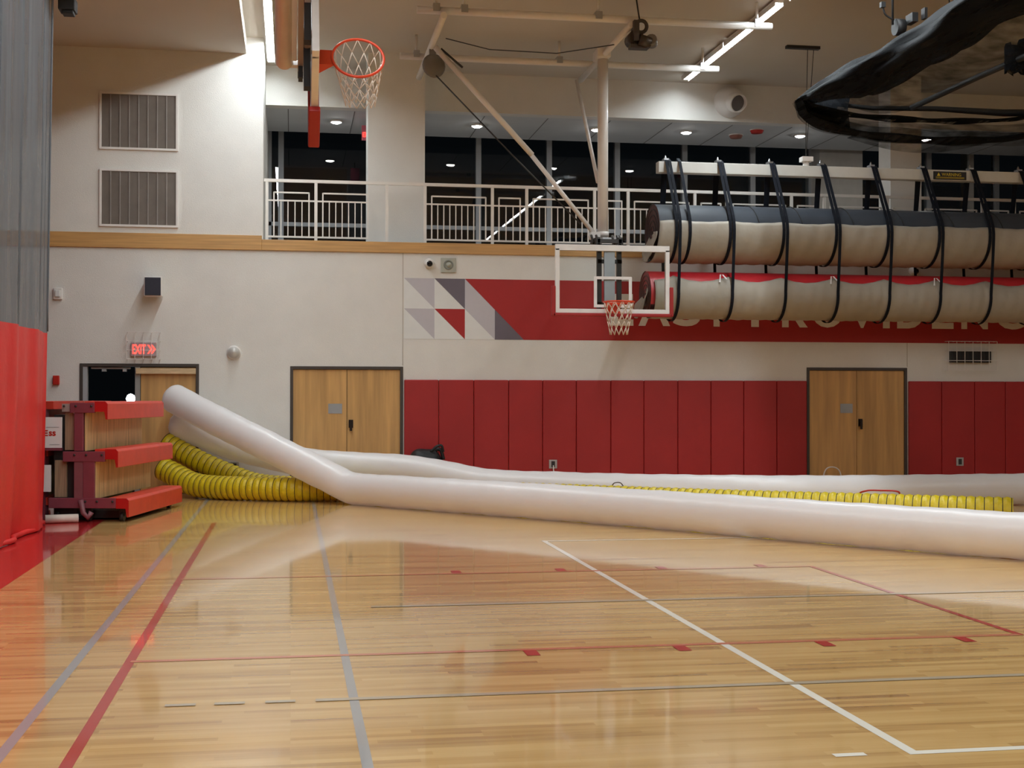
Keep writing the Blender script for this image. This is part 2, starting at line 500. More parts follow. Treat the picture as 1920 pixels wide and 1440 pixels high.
w = MB(); w.box(11.21, 12.19, 27.1, 27.9, BZ, 7.45); struct('wall_pier', w, pm('pier_paint', (0.50, 0.48, 0.44), 0.8))
w = MB(); w.box(14.9, 15.0, 27.5, 27.9, BZ, 7.45); struct('wall_pier', w, pm('pier_paint', (0.5, 0.48, 0.44), 0.8))


def window(n, x0, x1, mull):
    e = struct_empty('window_%d' % n, ((x0 + x1) / 2, 27.6, BZ))
    f = MB()
    f.box(x0, x1, 27.56, 27.68, BZ, BZ + 0.10); f.box(x0, x1, 27.56, 27.68, 7.36, 7.45)
    f.box(x0, x1, 27.56, 27.68, 5.085, 5.165)
    for x in [x0 + 0.03, x1 - 0.03]: f.box(x - 0.03, x + 0.03, 27.56, 27.68, BZ, 7.45)
    obj('window_frame', f, alu_m, e)
    xs = [x0] + mull + [x1]
    for x in mull:
        q = MB(); q.box(x - 0.055, x + 0.055, 27.54, 27.70, BZ, 7.45); obj('mullion', q, alu_m, e)
    for a, b in zip(xs, xs[1:]):
        g = MB(); g.add([(a, 27.6, BZ), (b, 27.6, BZ), (b, 27.6, 7.45), (a, 27.6, 7.45)], [(0, 1, 2, 3)])
        obj('pane', g, win_g, e)


window(1, -0.47, 11.21, [-0.22, 1.9, 3.86, 5.37, 6.85, 8.34, 9.87])
window(2, 12.19, XR, [13.96, 15.58])


# ---- doors
def door(n, hole, closed):
    x0, x1, z0, z1 = hole
    e = struct_empty('door_%d' % n, ((x0 + x1) / 2, YW, 0))
    f = MB(); t = 0.05
    for a, b in ((x0, x0 + t), (x1 - t, x1)): f.box(a, b, YW - 0.015, YW + 0.14, 0, z1)
    f.box(x0 + t, x1 - t, YW - 0.015, YW + 0.14, z1 - t, z1)
    obj('door_frame', f, frame_m, e, bevel=0.004)
    xm = (x0 + x1) / 2
    if closed:
        for i, (a, b) in enumerate(((x0 + t, xm - 0.004), (xm + 0.004, x1 - t))):
            l = MB(); l.box(a, b, YW + 0.02, YW + 0.065, 0.008, z1 - t - 0.004)
            lf = obj('door_leaf', l, door_m, e)
            if i == 0:
                p = MB(); p.box(xm - 0.31, xm - 0.08, YW + 0.012, YW + 0.02, 1.31, 1.475); obj('sign_plate', p, plate_m, lf)
            else:
                h = MB(); h.box(xm + 0.03, xm + 0.105, YW + 0.008, YW + 0.02, 1.07, 1.205)
                h.cyl((xm + 0.065, YW + 0.02, 1.15), (xm + 0.065, YW - 0.03, 1.15), 0.018)
                h.box(xm + 0.045, xm + 0.085, YW - 0.045, YW - 0.028, 1.02, 1.19)
                obj('door_handle', h, pm('dark_bronze', (0.03, 0.02, 0.016), 0.4, 0.6), lf)
    return e


door(2, D2, True); door(3, D3, True)
d1 = door(1, D1, False)
x0, x1, _, z1 = D1
q = MB(); q.box(-2.52, -2.44, YW + 0.0, YW + 0.10, 0, z1 - 0.05); obj('centre_post', q, pm('post_enamel', (0.30, 0.30, 0.29), 0.5), d1)
q = MB(); q.box(-3.34, -3.27, YW + 0.0, YW + 0.12, 0, z1 - 0.05); obj('side_stop', q, alu_m, d1)
q = MB(); q.box(-2.43, x1 - 0.05, YW + 0.03, YW + 0.075, 0.008, z1 - 0.06); lf = obj('door_leaf', q, door_m, d1)
q = MB(); q.box(-2.50, x1 - 0.05, YW - 0.06, YW + 0.03, 1.965, 2.055); obj('closer_bar', q, pm('pale_wood', (0.62, 0.45, 0.26), 0.5, var=0.15, stretch=(1, 1, 8)), lf)
q = MB(); q.box(-3.22, -2.60, YW + 0.06, YW + 0.1, 2.04, 2.07); q.box(-3.05, -2.98, YW + 0.04, YW + 0.1, 2.0, 2.04); q.box(-2.72, -2.66, YW + 0.04, YW + 0.1, 2.0, 2.04)
obj('closer_arm', q, alu_m, d1)
# dark yard beyond the open leaf
w = MB(); w.box(-9, 3, YW + 0.25, 36, -0.12, -0.02); struct('ground_outside', w, pm('asphalt', (0.03, 0.03, 0.03), 0.9))
yl = thing('yard_lamp', 'bright white lamp glowing outside through the dark open doorway', 'lamp', (-3.46, 30, 0))
q = MB(); q.cyl((-3.46, 30, -0.02), (-3.46, 30, 1.45), 0.04); obj('post', q, dark_m, yl)
q = MB(); q.lathe((-3.46, 30, 1.43), (0, 0, 1), [(0.001, 0), (0.07, 0.03), (0.10, 0.11), (0.07, 0.19), (0.001, 0.22)], 14); obj('globe', q, lamp_e, yl)

# ================================================================== wall fittings
# ---- red wall pads
pads = [1.875, 2.46, 3.06, 3.66, 4.25, 4.84, 5.45, 6.04, 6.65, 7.25, 7.85, 8.46, 9.02]
names = ['first', 'second', 'third', 'fourth', 'fifth', 'sixth', 'seventh', 'eighth', 'ninth', 'tenth', 'eleventh', 'twelfth']
for i, (a, b) in enumerate(zip(pads, pads[1:])):
    q = MB(); q.box(a + 0.003, b - 0.003, YW - 0.05, YW, 0.08, 1.88)
    tag(obj('wall_pad', q, red_pad_m, bevel=0.014),
        'red vinyl wall pad, %s to the right of the double door nearest the triangle mural' % names[i], 'wall pad', 'red wall pads between the two wood double doors')
pads = [10.945, 11.58, 12.22, 12.82, 13.44]
for i, (a, b) in enumerate(zip(pads, pads[1:])):
    q = MB(); q.box(a + 0.003, b - 0.003, YW - 0.05, YW, 0.08, 1.88)
    tag(obj('wall_pad', q, red_pad_m, bevel=0.014),
        'red vinyl wall pad under the caged clock, %s beyond the far double door' % names[i], 'wall pad', 'red wall pads beyond the far double door')

# ---- mural
mu = thing('wall_mural', 'red wall mural of grey and white triangles with EAST PROVIDENCE in cream letters', 'mural', (8, YW, 2.57))
q = MB(); yy = YW - 0.004
gx = [1.875, 2.39, 2.91, 3.425, 3.93]; gz = [3.60, 3.085, 2.57]


def poly(pts, mi): q.prism([(x, yy, z) for x, z in pts], (0, 0, 0), (0, 0.004, 0), mi)


for i in (0, 1):
    for r_ in (0, 1):
        up_mi = {(0, 0): 2, (1, 0): 3, (0, 1): 2, (1, 1): 0}[(i, r_)]
        poly([(gx[i], gz[r_]), (gx[i + 1], gz[r_]), (gx[i + 1], gz[r_ + 1])], up_mi)
        poly([(gx[i], gz[r_]), (gx[i + 1], gz[r_ + 1]), (gx[i], gz[r_ + 1])], 1)
poly([(gx[2], gz[0]), (gx[3], gz[1]), (gx[3], gz[2]), (gx[2], gz[1])], 2)
poly([(gx[2], gz[1]), (gx[3], gz[2]), (gx[2], gz[2])], 1)
poly([(gx[3], gz[1]), (gx[4], gz[2]), (gx[3], gz[2])], 3)
poly([(gx[2], gz[0]), (16.6, gz[0]), (16.6, gz[2]), (gx[4], gz[2])], 0)
obj('mural_panel', q, [mural_red, mural_white, mural_grey, mural_dark], mu)
for ch, a, b in (('E', 5.45, 5.86), ('A', 5.95, 6.52), ('S', 6.57, 7.07), ('T', 7.14, 7.59), ('P', 8.00, 8.44), ('R', 8.57, 9.05), ('O', 9.13, 9.71),
                 ('V', 9.80, 10.34), ('I', 10.47, 10.60), ('D', 10.74, 11.25), ('E', 11.41, 11.83), ('N', 11.98, 12.50), ('C', 12.65, 13.21), ('E', 13.35, 13.77)):
    vs, fs = text_mesh(ch, b - a, 0.55, 0.0, 0.03)
    q = MB(); q.add([v + Vector((a, yy - 0.003, 2.83)) for v in vs], fs)
    obj('letter', q, letter_m, mu)

# ---- vents
vt = thing('wall_vent', 'upper of the two grey wall vents above the oak trim', 'vent', (-2.47, YW, 5.66), 0, 'return air vents high on the wall')
q = MB(); w_, h_ = 0.59, 0.87; t = 0.035
for a, b, c, d in ((-w_ - t, w_ + t, -t, 0), (-w_ - t, w_ + t, h_, h_ + t), (-w_ - t, -w_, 0, h_), (w_, w_ + t, 0, h_)): q.box(a, b, -0.03, 0.0, c, d)
obj('vent_frame', q, white_m, vt, local=True)
q = MB(); q.box(-w_, w_, -0.012, -0.002, 0, h_); obj('grille', q, vent_m, vt, local=True)
q = MB()
for k in range(8):
    x = -w_ + 0.14 + k * 0.148
    q.box(x - 0.008, x + 0.008, -0.024, -0.012, 0, h_)
obj('grille_ribs', q, rib_m, vt, local=True)
dup(vt, (-2.465, YW, 4.40), 'lower of the two grey wall vents just above the oak trim')

# ---- wall speaker
sp = thing('wall_speaker', 'dark square loudspeaker bracketed on the cream wall above the exit sign', 'speaker', (-2.2, YW, 3.2))
q = MB(); q.box(-2.30, -2.14, YW - 0.07, YW, 3.28, 3.44); obj('bracket', q, white_m, sp)
q = MB(); q.box(-2.35, -2.07, YW - 0.33, YW - 0.07, 3.215, 3.53); obj('cabinet', q, white_m, sp, bevel=0.01)
q = MB(); q.box(-2.335, -2.085, YW - 0.345, YW - 0.33, 3.225, 3.515); obj('grille', q, navy_m, sp, bevel=0.01)

# ---- exit sign in a wire guard
ex = thing('exit_sign', 'lit red EXIT sign in a wire guard over the open doorway', 'exit sign', (-2.39, YW, 2.24))
q = MB(); q.box(-2.58, -2.18, YW - 0.07, YW, 2.25, 2.475); obj('housing', q, pm('exit_housing', (0.42, 0.34, 0.36), 0.5), ex, bevel=0.006)
q = MB()
vs, fs = text_mesh('EXIT', 0.21, 0.155, 0.0, 0.02); q.add([v + Vector((-2.555, YW - 0.073, 2.285)) for v in vs], fs)
for s in (0, 1):
    xb = -2.32 + s * 0.055
    q.add([(xb, YW - 0.073, 2.435), (xb + 0.025, YW - 0.073, 2.435), (xb + 0.08, YW - 0.073, 2.362), (xb + 0.025, YW - 0.073, 2.29), (xb, YW - 0.073, 2.29), (xb + 0.05, YW - 0.073, 2.362)], [(5, 2, 1, 0), (4, 3, 2, 5)])
obj('lit_letters', q, exit_e, ex)


def guard(par, x0, x1, z0, z1, d, nx, nz, r=0.004):
    q = MB(); y = YW - d
    for i in range(nx + 1):
        x = x0 + (x1 - x0) * i / nx; q.tube([(x, YW, z0), (x, y, z0), (x, y, z1), (x, YW, z1)], r, 5, smooth=False)
    for i in range(nz + 1):
        z = z0 + (z1 - z0) * i / nz; q.tube([(x0, YW, z), (x0, y, z), (x1, y, z), (x1, YW, z)], r, 5, smooth=False)
    obj('wire_guard', q, white_m, par)


guard(ex, -2.64, -2.12, 2.20, 2.64, 0.13, 4, 3, 0.005)

# ---- caged clock
ck = thing('wall_clock', 'dark rectangular digital clock behind a wire guard under the mural', 'clock', (12.12, YW, 2.2))
q = MB(); q.box(11.74, 12.52, YW - 0.09, YW, 2.22, 2.43); obj('case', q, pm('clock_case', (0.012, 0.013, 0.016), 0.25), ck, bevel=0.008)
guard(ck, 11.66, 12.60, 2.08, 2.60, 0.15, 6, 3, 0.005)

# ---- alarm bell, strobe, camera, horn
bl = thing('wall_bell', 'round pale alarm dome on the cream wall beside the exit doorway', 'alarm', (-0.94, YW, 2.32))
q = MB(); q.lathe((-0.94, YW, 2.32), (0, -1, 0), [(0.115, 0), (0.115, 0.03), (0.09, 0.05)], 24); obj('back_plate', q, white_m, bl)
q = MB(); q.lathe((-0.94, YW - 0.04, 2.32), (0, -1, 0), [(0.10, 0), (0.095, 0.04), (0.07, 0.075), (0.03, 0.095), (0.0005, 0.10)], 24); obj('dome', q, pm('dome_grey', (0.55, 0.53, 0.50), 0.3, 0.2), bl)
st = thing('wall_strobe', 'small white alarm strobe on the wall at the edge of the grey curtain', 'alarm', (-3.72, YW, 3.25))
q = MB(); q.box(-3.80, -3.66, YW - 0.05, YW, 3.16, 3.35); obj('base', q, white_m, st, bevel=0.01)
q = MB(); q.box(-3.77, -3.69, YW - 0.08, YW - 0.05, 3.20, 3.31); obj('lens', q, pm('clear_lens', (0.7, 0.72, 0.72), 0.15), st, bevel=0.01)
pu = MB(); pu.box(-3.80, -3.70, YW - 0.06, YW, 1.78, 1.93)
tag(obj('fire_pull_station', pu, red_m, bevel=0.01), 'small red fire alarm box on the wall just past the curtain edge', 'alarm')


def sec_cam(x, z, label):
    c = thing('security_camera', label, 'camera', (x, YW, z), 0, 'white dome cameras on the far wall')
    q = MB(); q.lathe((0, 0, 0), (0, -1, -0.15), [(0.085, 0), (0.085, 0.05), (0.07, 0.10), (0.05, 0.13)], 20); obj('housing', q, white_m, c, local=True)
    q = MB(); q.lathe((0, -0.10, -0.012), (0, -1, -0.25), [(0.052, 0), (0.05, 0.035), (0.03, 0.055), (0.0005, 0.062)], 16); obj('lens_dome', q, pm('black_dome', (0.006, 0.006, 0.007), 0.08), c, local=True)


sec_cam(2.295, 3.855, 'white security camera on the wall above the triangle mural')
sec_cam(11.05, 3.87, 'white security camera on the wall seen between the two hanging mat rolls')
hn = thing('wall_horn', 'square grey green paging horn on the wall above the mural', 'speaker', (2.63, YW, 3.83))
q = MB(); q.box(2.495, 2.755, YW - 0.03, YW, 3.70, 3.95); obj('face_plate', q, beige_m, hn, bevel=0.008)
q = MB(); q.ring((2.625, YW - 0.034, 3.83), (0, 1, 0), 0.07, 0.014, 28, 8); obj('horn_ring', q, pm('horn_ring_grey', (0.20, 0.21, 0.18), 0.5), hn)
q = MB(); q.lathe((2.625, YW - 0.03, 3.83), (0, -1, 0), [(0.045, 0), (0.035, 0.03), (0.0005, 0.04)], 18); obj('horn_cap', q, beige_m, hn)


def outlet(x, z, y, label):
    o_ = thing('power_outlet', label, 'outlet', (x, y, z))
    q = MB(); q.box(-0.07, 0.07, -0.014, 0, -0.075, 0.075); obj('cover', q, outlet_m, o_, local=True, bevel=0.004)
    q = MB(); q.box(-0.03, 0.03, -0.024, -0.014, -0.05, 0.05); obj('socket', q, dark_m, o_, local=True)
    return o_


outlet(4.43, 0.44, YW - 0.05, 'grey metal outlet box with a plug, on a red wall pad behind the white tube')
outlet(11.92, 0.43, YW - 0.05, 'grey outlet cover on the red wall pads under the caged clock')
outlet(-0.92, 0.44, YW, 'grey outlet cover on the cream wall above the yellow hose')

# ---- air nozzle ball
nz = thing('air_nozzle', 'white ball shaped air nozzle on the header wall near the ceiling', 'air vent', (8.23, 24.3, 7.2))
q = MB(); q.lathe((8.23, 24.3, 7.22), (0, -1, 0), [(0.30, 0), (0.30, 0.04), (0.285, 0.10), (0.25, 0.20), (0.2, 0.27), (0.12, 0.32), (0.001, 0.34)], 28)
obj('ball', q, white_m, nz)
ax = Vector((0.22, -1, -0.35)).normalized(); c0 = Vector((8.25, 24.06, 7.17))
q = MB(); q.lathe(c0, ax, [(0.19, 0.0), (0.185, 0.16), (0.172, 0.185), (0.155, 0.18), (0.15, 0.05)], 28); obj('spout', q, white_m, nz)
q = MB(); q.lathe(c0, ax, [(0.152, 0.10), (0.10, 0.10), (0.001, 0.10)], 24); obj('bore', q, pm('duct_inside', (0.10, 0.09, 0.085), 0.6), nz)

# ---- balcony ceiling fittings
dl = thing('downlight', 'round lit downlight in the balcony ceiling, first from the folded hoop', 'downlight', (0.83, 25.5, 6.85), 0, 'round downlights under the balcony ceiling')
q = MB(); q.lathe((0, 0, 0), (0, 0, -1), [(0.125, 0), (0.125, 0.03), (0.10, 0.03)], 20); obj('trim_ring', q, white_m, dl, local=True)
q = MB(); q.lathe((0, 0, -0.004), (0, 0, -1), [(0.10, 0.018), (0.09, 0.03), (0.06, 0.045), (0.001, 0.05)], 20); obj('lens', q, down_e, dl, local=True)
for x, nm in ((3.53, 'second from the folded hoop, beyond the diagonal brace'), (5.89, 'third from the folded hoop, by the white mast'), (7.70, 'fourth from the folded hoop, under the ball nozzle'),
              (10.05, 'fifth from the folded hoop, beside the hoist cable'), (12.74, 'seen through the sagging black net')):
    dup(dl, (x, 25.5 - 0.02 * x, 6.85), 'round lit downlight in the balcony ceiling, ' + nm)
for x, y, mt, lb in ((9.02, 24.95, red_m, 'dark red ceiling alarm on the balcony ceiling, nearer the header'), (8.78, 25.5, pm('dusky_alarm', (0.30, 0.12, 0.09), 0.5), 'brownish ceiling alarm on the balcony ceiling, farther from the header')):
    a = thing('ceiling_alarm', lb, 'alarm', (x, y, 6.85))
    q = MB(); q.lathe((x, y, 6.85), (0, 0, -1), [(0.14, 0), (0.14, 0.02)], 20); obj('mount', q, white_m, a)
    q = MB(); q.lathe((x, y, 6.83), (0, 0, -1), [(0.135, 0), (0.11, 0.05), (0.001, 0.055)], 20); obj('body', q, mt, a)
be = thing('balcony_exit_sign', 'small pink lit sign hanging at the balcony column, behind the folded hoop', 'exit sign', (1.33, 25.2, 6.85))
q = MB(); q.box(1.38, 1.40, 25.2, 25.22, 6.72, 6.85); obj('stem', q, dark_m, be)
q = MB(); q.box(1.30, 1.50, 25.19, 25.23, 6.44, 6.72); obj('panel', q, pm('pink_acrylic', (0.70, 0.16, 0.22), 0.3), be)
q = MB(); vs, fs = text_mesh('EXIT', 0.16, 0.09, 0, 0.02); q.add([v + Vector((1.32, 25.185, 6.50)) for v in vs], fs); obj('lit_letters', q, exit_e, be)

# ---- balcony railing
YR = 22.56
rl = thing('balcony_railing', 'white metal railing with pickets along the edge of the upper balcony', 'railing', (6.8, YR, BZ))
q = MB(); q.box(-0.46, 16.5, YR - 0.025, YR + 0.025, 5.185, 5.235); obj('top_rail', q, rail_m, rl)
posts = [-0.41, 0.4, 1.59, 2.24, 3.4, 4.0, 5.2, 5.8, 7.01, 7.60, 8.80, 9.42, 10.62, 11.24, 12.47, 13.10, 14.3]
for x in posts:
    q = MB(); q.box(x - 0.025, x + 0.025, YR - 0.02, YR + 0.02, BZ, 5.19); obj('post', q, rail_m, rl)
q = MB(); b1 = MB(); b2 = MB(); cnt = 0
for i, (a, b) in enumerate(zip(posts, posts[1:])):
    if i == 2: continue
    if i == 1: b = 1.27
    q2 = MB()
    q2.box(a, b, YR - 0.012, YR + 0.012, 4.255, 4.285); q2.box(a, b, YR - 0.012, YR + 0.012, 4.865, 4.89)
    l0, l1 = (a + 0.115, b - 0.115)
    if i == 1: l1 = b
    q2.box(l0, l1, YR - 0.011, YR + 0.011, 5.00, 5.025)
    for x in (l0, l1): q2.box(x - 0.011, x + 0.011, YR - 0.011, YR + 0.011, 4.27, 5.02)
    obj('panel_frame', q2, rail_m, rl)
    n = max(2, round((l1 - l0) / 0.108))
    for k in range(1, n):
        x = l0 + (l1 - l0) * k / n
        p = MB(); p.box(x - 0.0085, x + 0.0085, YR - 0.0085, YR + 0.0085, 4.27, 4.88); obj('picket', p, rail_m, rl); cnt += 1
assert cnt <= 100, cnt

# ================================================================== ceiling tubes
for _x, _a, _b in ((-0.36, -8.0, 18.55), (7.15, -8.0, 18.55), (14.66, -8.0, 13.0)):
    q = MB()
    for s_ in ((1,) if _x < 0 else (-1, 1)): q.box(_x + s_ * 0.064 - 0.004, _x + s_ * 0.064 + 0.004, _a, _b, LZ - 0.032, LZ + 0.06)
    q.box(_x - 0.06, _x + 0.06, _a, _b, LZ + 0.02, LZ + 0.06)
    struct('unseen_light_baffle', q, white_m)  # added out-of-view baffles shaping the lamps' spread; soffit row has one side
def tube_light(label, sides, y0):
    fx = thing('tube_light', label, 'ceiling light', (0, 0, LZ), 0, 'linear ceiling tube lights')
    q = MB(); q.box(-0.068, 0.068, -1.19, 1.19, 0.012, 0.06)
    for s_ in sides: q.box(s_ * 0.064 - 0.004, s_ * 0.064 + 0.004, -1.19, 1.19, -0.032, 0.03)
    obj('housing', q, white_m, fx, local=True)
    q = MB(); prof = [(-0.058, 0.012), (-0.055, 0.002), (-0.04, -0.003), (0.04, -0.003), (0.055, 0.002), (0.058, 0.012)]
    q.prism([(x, -1.18, z) for x, z in prof], (0, 0, 0), (0, 2.36, 0)); obj('lens', q, tube_e, fx, local=True)
    q = MB()
    for y in (-0.9, 0.9): q.cyl((0, y, 0.055), (0, y, ZC - LZ), 0.008, 6)
    obj('hanger', q, steel_m, fx, local=True)
    return fx


fx = tube_light('linear ceiling tube light by the soffit, farther one by the header wall', (1,), 0); fx.location = (-0.36, 22.4, LZ)
dup(fx, (-0.36, 19.95, LZ), 'linear ceiling tube light by the soffit, nearer one above the folded hoop')
fx = tube_light('linear ceiling tube light over the mat hoist, nearer one at the frame top', (-1, 1), 0); fx.location = (7.15, 20.0, LZ)
dup(fx, (7.15, 22.42, LZ), 'linear ceiling tube light over the mat hoist, farther one near the ball nozzle')

# ================================================================== main basketball backstop
bs = thing('basketball_backstop', 'lowered basketball hoop with clear backboard hung from a white ceiling mast', 'basketball hoop', (4.95, 20.8, 7.2))
PZ = 7.2
for y, xa, xb in ((21.82, 1.75, 7.20), (19.16, 1.78, 7.16)):
    q = MB(); q.cyl((xa, y, PZ), (xb, y, PZ), 0.055, 14); obj('ceiling_pipe', q, white_m, bs)
for x, y in ((2.02, 21.82), (4.42, 21.82), (6.92, 21.82), (2.06, 19.16), (2.47, 19.16), (4.47, 19.16), (6.93, 19.16)):
    q = MB(); q.cyl((x, y, PZ), (x, y, ZC), 0.022, 8); hg = obj('ceiling_hanger', q, white_m, bs)
    q = MB(); q.box(x - 0.05, x + 0.05, y - 0.07, y + 0.07, PZ - 0.02, PZ + 0.09); obj('pipe_clamp', q, steel_m, hg)
q = MB(); q.cyl((2.15, 22.75, 7.08), (2.15, 18.95, 7.08), 0.05, 12); obj('cross_pipe', q, white_m, bs)
q = MB(); q.cyl((4.93, 22.5, 7.08), (4.93, 18.95, 7.08), 0.05, 12); obj('cross_pipe', q, white_m, bs)
q = MB(); q.box(4.80, 5.02, 20.62, 20.98, 7.02, 7.16); obj('mast_bracket', q, white_m, bs, bevel=0.01)
q = MB(); q.cyl((4.93, 20.8, 7.10), (4.93, 20.8, 4.10), 0.085, 24); q.cyl((4.93, 20.8, 4.17), (4.93, 20.8, 4.24), 0.097, 24); obj('mast', q, white_m, bs)
q = MB(); q.cyl((4.78, 22.1, 6.98), (4.86, 20.85, 5.05), 0.032, 10); obj('side_strut', q, white_m, bs)
q = MB(); q.cyl((2.19, 20.5, 7.02), (3.75, 20.66, 5.42), 0.045, 12); q.cyl((3.66, 20.65, 5.51), (4.80, 20.78, 4.19), 0.036, 12); obj('diagonal_brace', q, white_m, bs)
q = MB(); q.box(4.72, 4.87, 20.72, 20.86, 4.12, 4.23); q.cyl((4.70, 20.79, 4.17), (4.90, 20.79, 4.17), 0.05, 10); obj('brace_clamp', q, white_m, bs)
q = MB(); q.lathe((2.19, 20.7, 6.78), (0.2, -1, 0), [(0.001, -0.03), (0.16, -0.03), (0.19, 0), (0.16, 0.03), (0.001, 0.03)], 20); q.box(2.12, 2.22, 20.68, 20.76, 6.85, 7.06); obj('pulley_plate', q, pm('pulley_grey', (0.17, 0.155, 0.14), 0.5), bs)
q = MB(); q.tube([(2.22, 20.66, 6.62), (3.4, 20.68, 5.45), (4.55, 20.72, 4.35)], 0.012, 6); obj('lift_cable', q, dark_m, bs)
q = MB(); q.tube([(2.25, 19.6, 6.92), (2.9, 19.55, 6.77), (3.9, 19.45, 6.73), (4.75, 19.3, 6.86)], 0.008, 6); obj('lift_cable', q, dark_m, bs)
q = MB(); q.cyl((2.28, 20.5, 7.0), (2.62, 20.5, 6.72), 0.018, 8); obj('safety_strap', q, dark_m, bs)
# winch at the front pipe
wn = MB()
wn.box(4.94, 5.02, 18.86, 19.06, 6.82, 7.12); wn.cyl((5.00, 18.95, 6.90), (5.00, 19.25, 6.90), 0.11, 14)
wn.cyl((5.02, 18.9, 6.84), (5.2, 18.9, 6.80), 0.085, 14); wn.ring((5.07, 18.95, 7.05), (0, 1, 0.2), 0.085, 0.028, 18, 8)
wn.box(4.90, 5.18, 18.9, 19.05, 6.72, 6.78)
obj('winch', wn, pm('oily_metal', (0.07, 0.055, 0.045), 0.45, 0.5), bs)
q = MB(); q.cyl((5.19, 18.84, 6.84), (5.24, 18.96, 6.81), 0.085, 14); obj('winch_motor', q, pm('motor_grey', (0.20, 0.18, 0.16), 0.45, 0.4), bs)
q = MB(); q.tube([(5.05, 18.95, 7.12), (5.02, 18.95, 7.3), (4.98, 18.95, ZC)], 0.012, 6); obj('power_cable', q, black_m, bs)


def hoop(par, fn, raised, HW=0.915):
    """backboard, frame and rim built from a mapping (a across, b outwards, h up) -> world"""
    F = lambda a, b, h: Vector(fn(a, b, h))
    ex_, ey_, ez_ = F(1, 0, 0) - F(0, 0, 0), F(0, 1, 0) - F(0, 0, 0), F(0, 0, 1) - F(0, 0, 0)

    def bx(mb, a0, a1, b0, b1, h0, h1, mi=0):
        mb.obox(F((a0 + a1) / 2, (b0 + b1) / 2, (h0 + h1) / 2), ex_ * (a1 - a0) / 2, ey_ * (b1 - b0) / 2, ez_ * (h1 - h0) / 2, mi)
    g = MB(); bx(g, -HW + 0.015, HW - 0.015, -0.012, 0.0, 0.01, 1.05); bb = obj('backboard_glass', g, board_g, par)
    fr = MB(); t_ = 0.065
    bx(fr, -HW, HW, -0.055, 0.006, 0.0, t_); bx(fr, -HW, HW, -0.055, 0.006, 1.067 - t_ - 0.03, 1.067)
    bx(fr, -HW, -HW + t_, -0.055, 0.006, t_, 1.0); bx(fr, HW - t_, HW, -0.055, 0.006, t_, 1.0)
    obj('board_frame', fr, pm('board_white', (0.80, 0.80, 0.80), 0.35), par, bevel=0.004)
    sq = MB()
    for a0, a1, h0, h1 in ((-0.305, 0.305, 0.53, 0.575), (-0.305, 0.305, 0.09, 0.135), (-0.305, -0.255, 0.135, 0.53), (0.255, 0.305, 0.135, 0.53)): bx(sq, a0, a1, 0.0005, 0.004, h0, h1)
    obj('target_square', sq, pm('board_white', (0.8, 0.8, 0.8), 0.35), par)
    pd = MB()
    bx(pd, -HW - 0.04, HW + 0.04, -0.075, 0.025, -0.05, 0.0); bx(pd, -HW - 0.06, -HW, -0.075, 0.025, -0.05, 0.42); bx(pd, HW, HW + 0.06, -0.075, 0.025, -0.045, 0.42)
    obj('edge_pad', pd, red_pad_m, par, bevel=0.012)
    rm = MB(); ctr = F(0, 0.15 + 0.229, 0.15)
    rm.ring(ctr, ez_, 0.235, 0.0125, 44, 8)
    bx(rm, -0.09, 0.09, 0.004, 0.15, 0.125, 0.145); bx(rm, -0.115, 0.115, 0.002, 0.014, 0.0, 0.16)
    for s in (-1, 1):
        rm.prism([F(s * 0.085, 0.01, 0.13), F(s * 0.085, 0.16, 0.13), F(s * 0.085, 0.01, 0.01)], (0, 0, 0), tuple(ex_ * 0.012))
    obj('rim', rm, orange_m, par)
    # net
    nt_ = MB(); N = 12
    low_c = ctr + (Vector((0, 0, -0.50)) if not raised else Vector((0.02, -0.02, -0.44)))

    def node(k, i):
        q_ = 2 * math.pi * i / N
        top = ctr + ex_ * 0.232 * math.cos(q_) + ey_ * 0.232 * math.sin(q_)
        rr = 0.135
        hor = (ex_ * math.cos(q_) + ey_ * math.sin(q_)) * rr
        if raised: hor = Vector((hor.x, hor.y * 0.8, hor.z * 0.35))
        t_ = k / 5
        p = top.lerp(low_c + hor, t_)
        p += ((low_c - ctr) * 0.0)
        return p
    for k in range(5):
        for i in range(N):
            a_ = node(k, i + (k % 2) * 0.5)
            for s in (-0.5, 0.5): nt_.cyl(a_, node(k + 1, i + (k % 2) * 0.5 + s), 0.0045 if raised else 0.0065, 5)
    obj('net', nt_, cord_m, par)


BX, BYY, BZ0 = 4.955, 20.22, 2.90
hoop(bs, lambda a, b, h: (BX + a, BYY - b, BZ0 + h), False)
q = MB()
for x in (4.76, 5.08): q.box(x - 0.035, x + 0.035, 20.30, 20.37, 2.98, 4.0)
for z in (3.05, 3.72, 4.04): q.box(4.73, 5.12, 20.30, 20.36, z - 0.03, z + 0.03)
for x in (4.74, 5.10): q.box(x - 0.03, x + 0.03, 20.3, 20.75, 3.98, 4.1)
for x in (4.70, 4.78, 5.04, 5.12, 5.16): q.cyl((x, 20.45, 4.02), (x, 20.62, 4.16), 0.022, 8)
obj('board_yoke', q, dark_m, bs)
q = MB(); q.box(4.83, 5.0, 20.27, 20.32, 2.98, 3.95); q.box(4.86, 5.0, 20.5, 20.8, 4.06, 4.12); obj('yoke_plate', q, steel_m, bs)

# ================================================================== folded side hoop
fb = thing('folded_backstop', 'raised and folded side basketball hoop seen edge on under the ceiling', 'basketball hoop', (0.26, 12.2, 4.7))
tb = R(31)
U = Vector((0, -math.cos(tb), math.sin(tb))); V = Vector((0, math.sin(tb), math.cos(tb))); O = Vector((0.215, 12.18, 4.69)) - U * 0.15
fold = lambda a, b, h: O + V * a + Vector((1, 0, 0)) * b + U * h
hoop(fb, fold, True, 0.86)


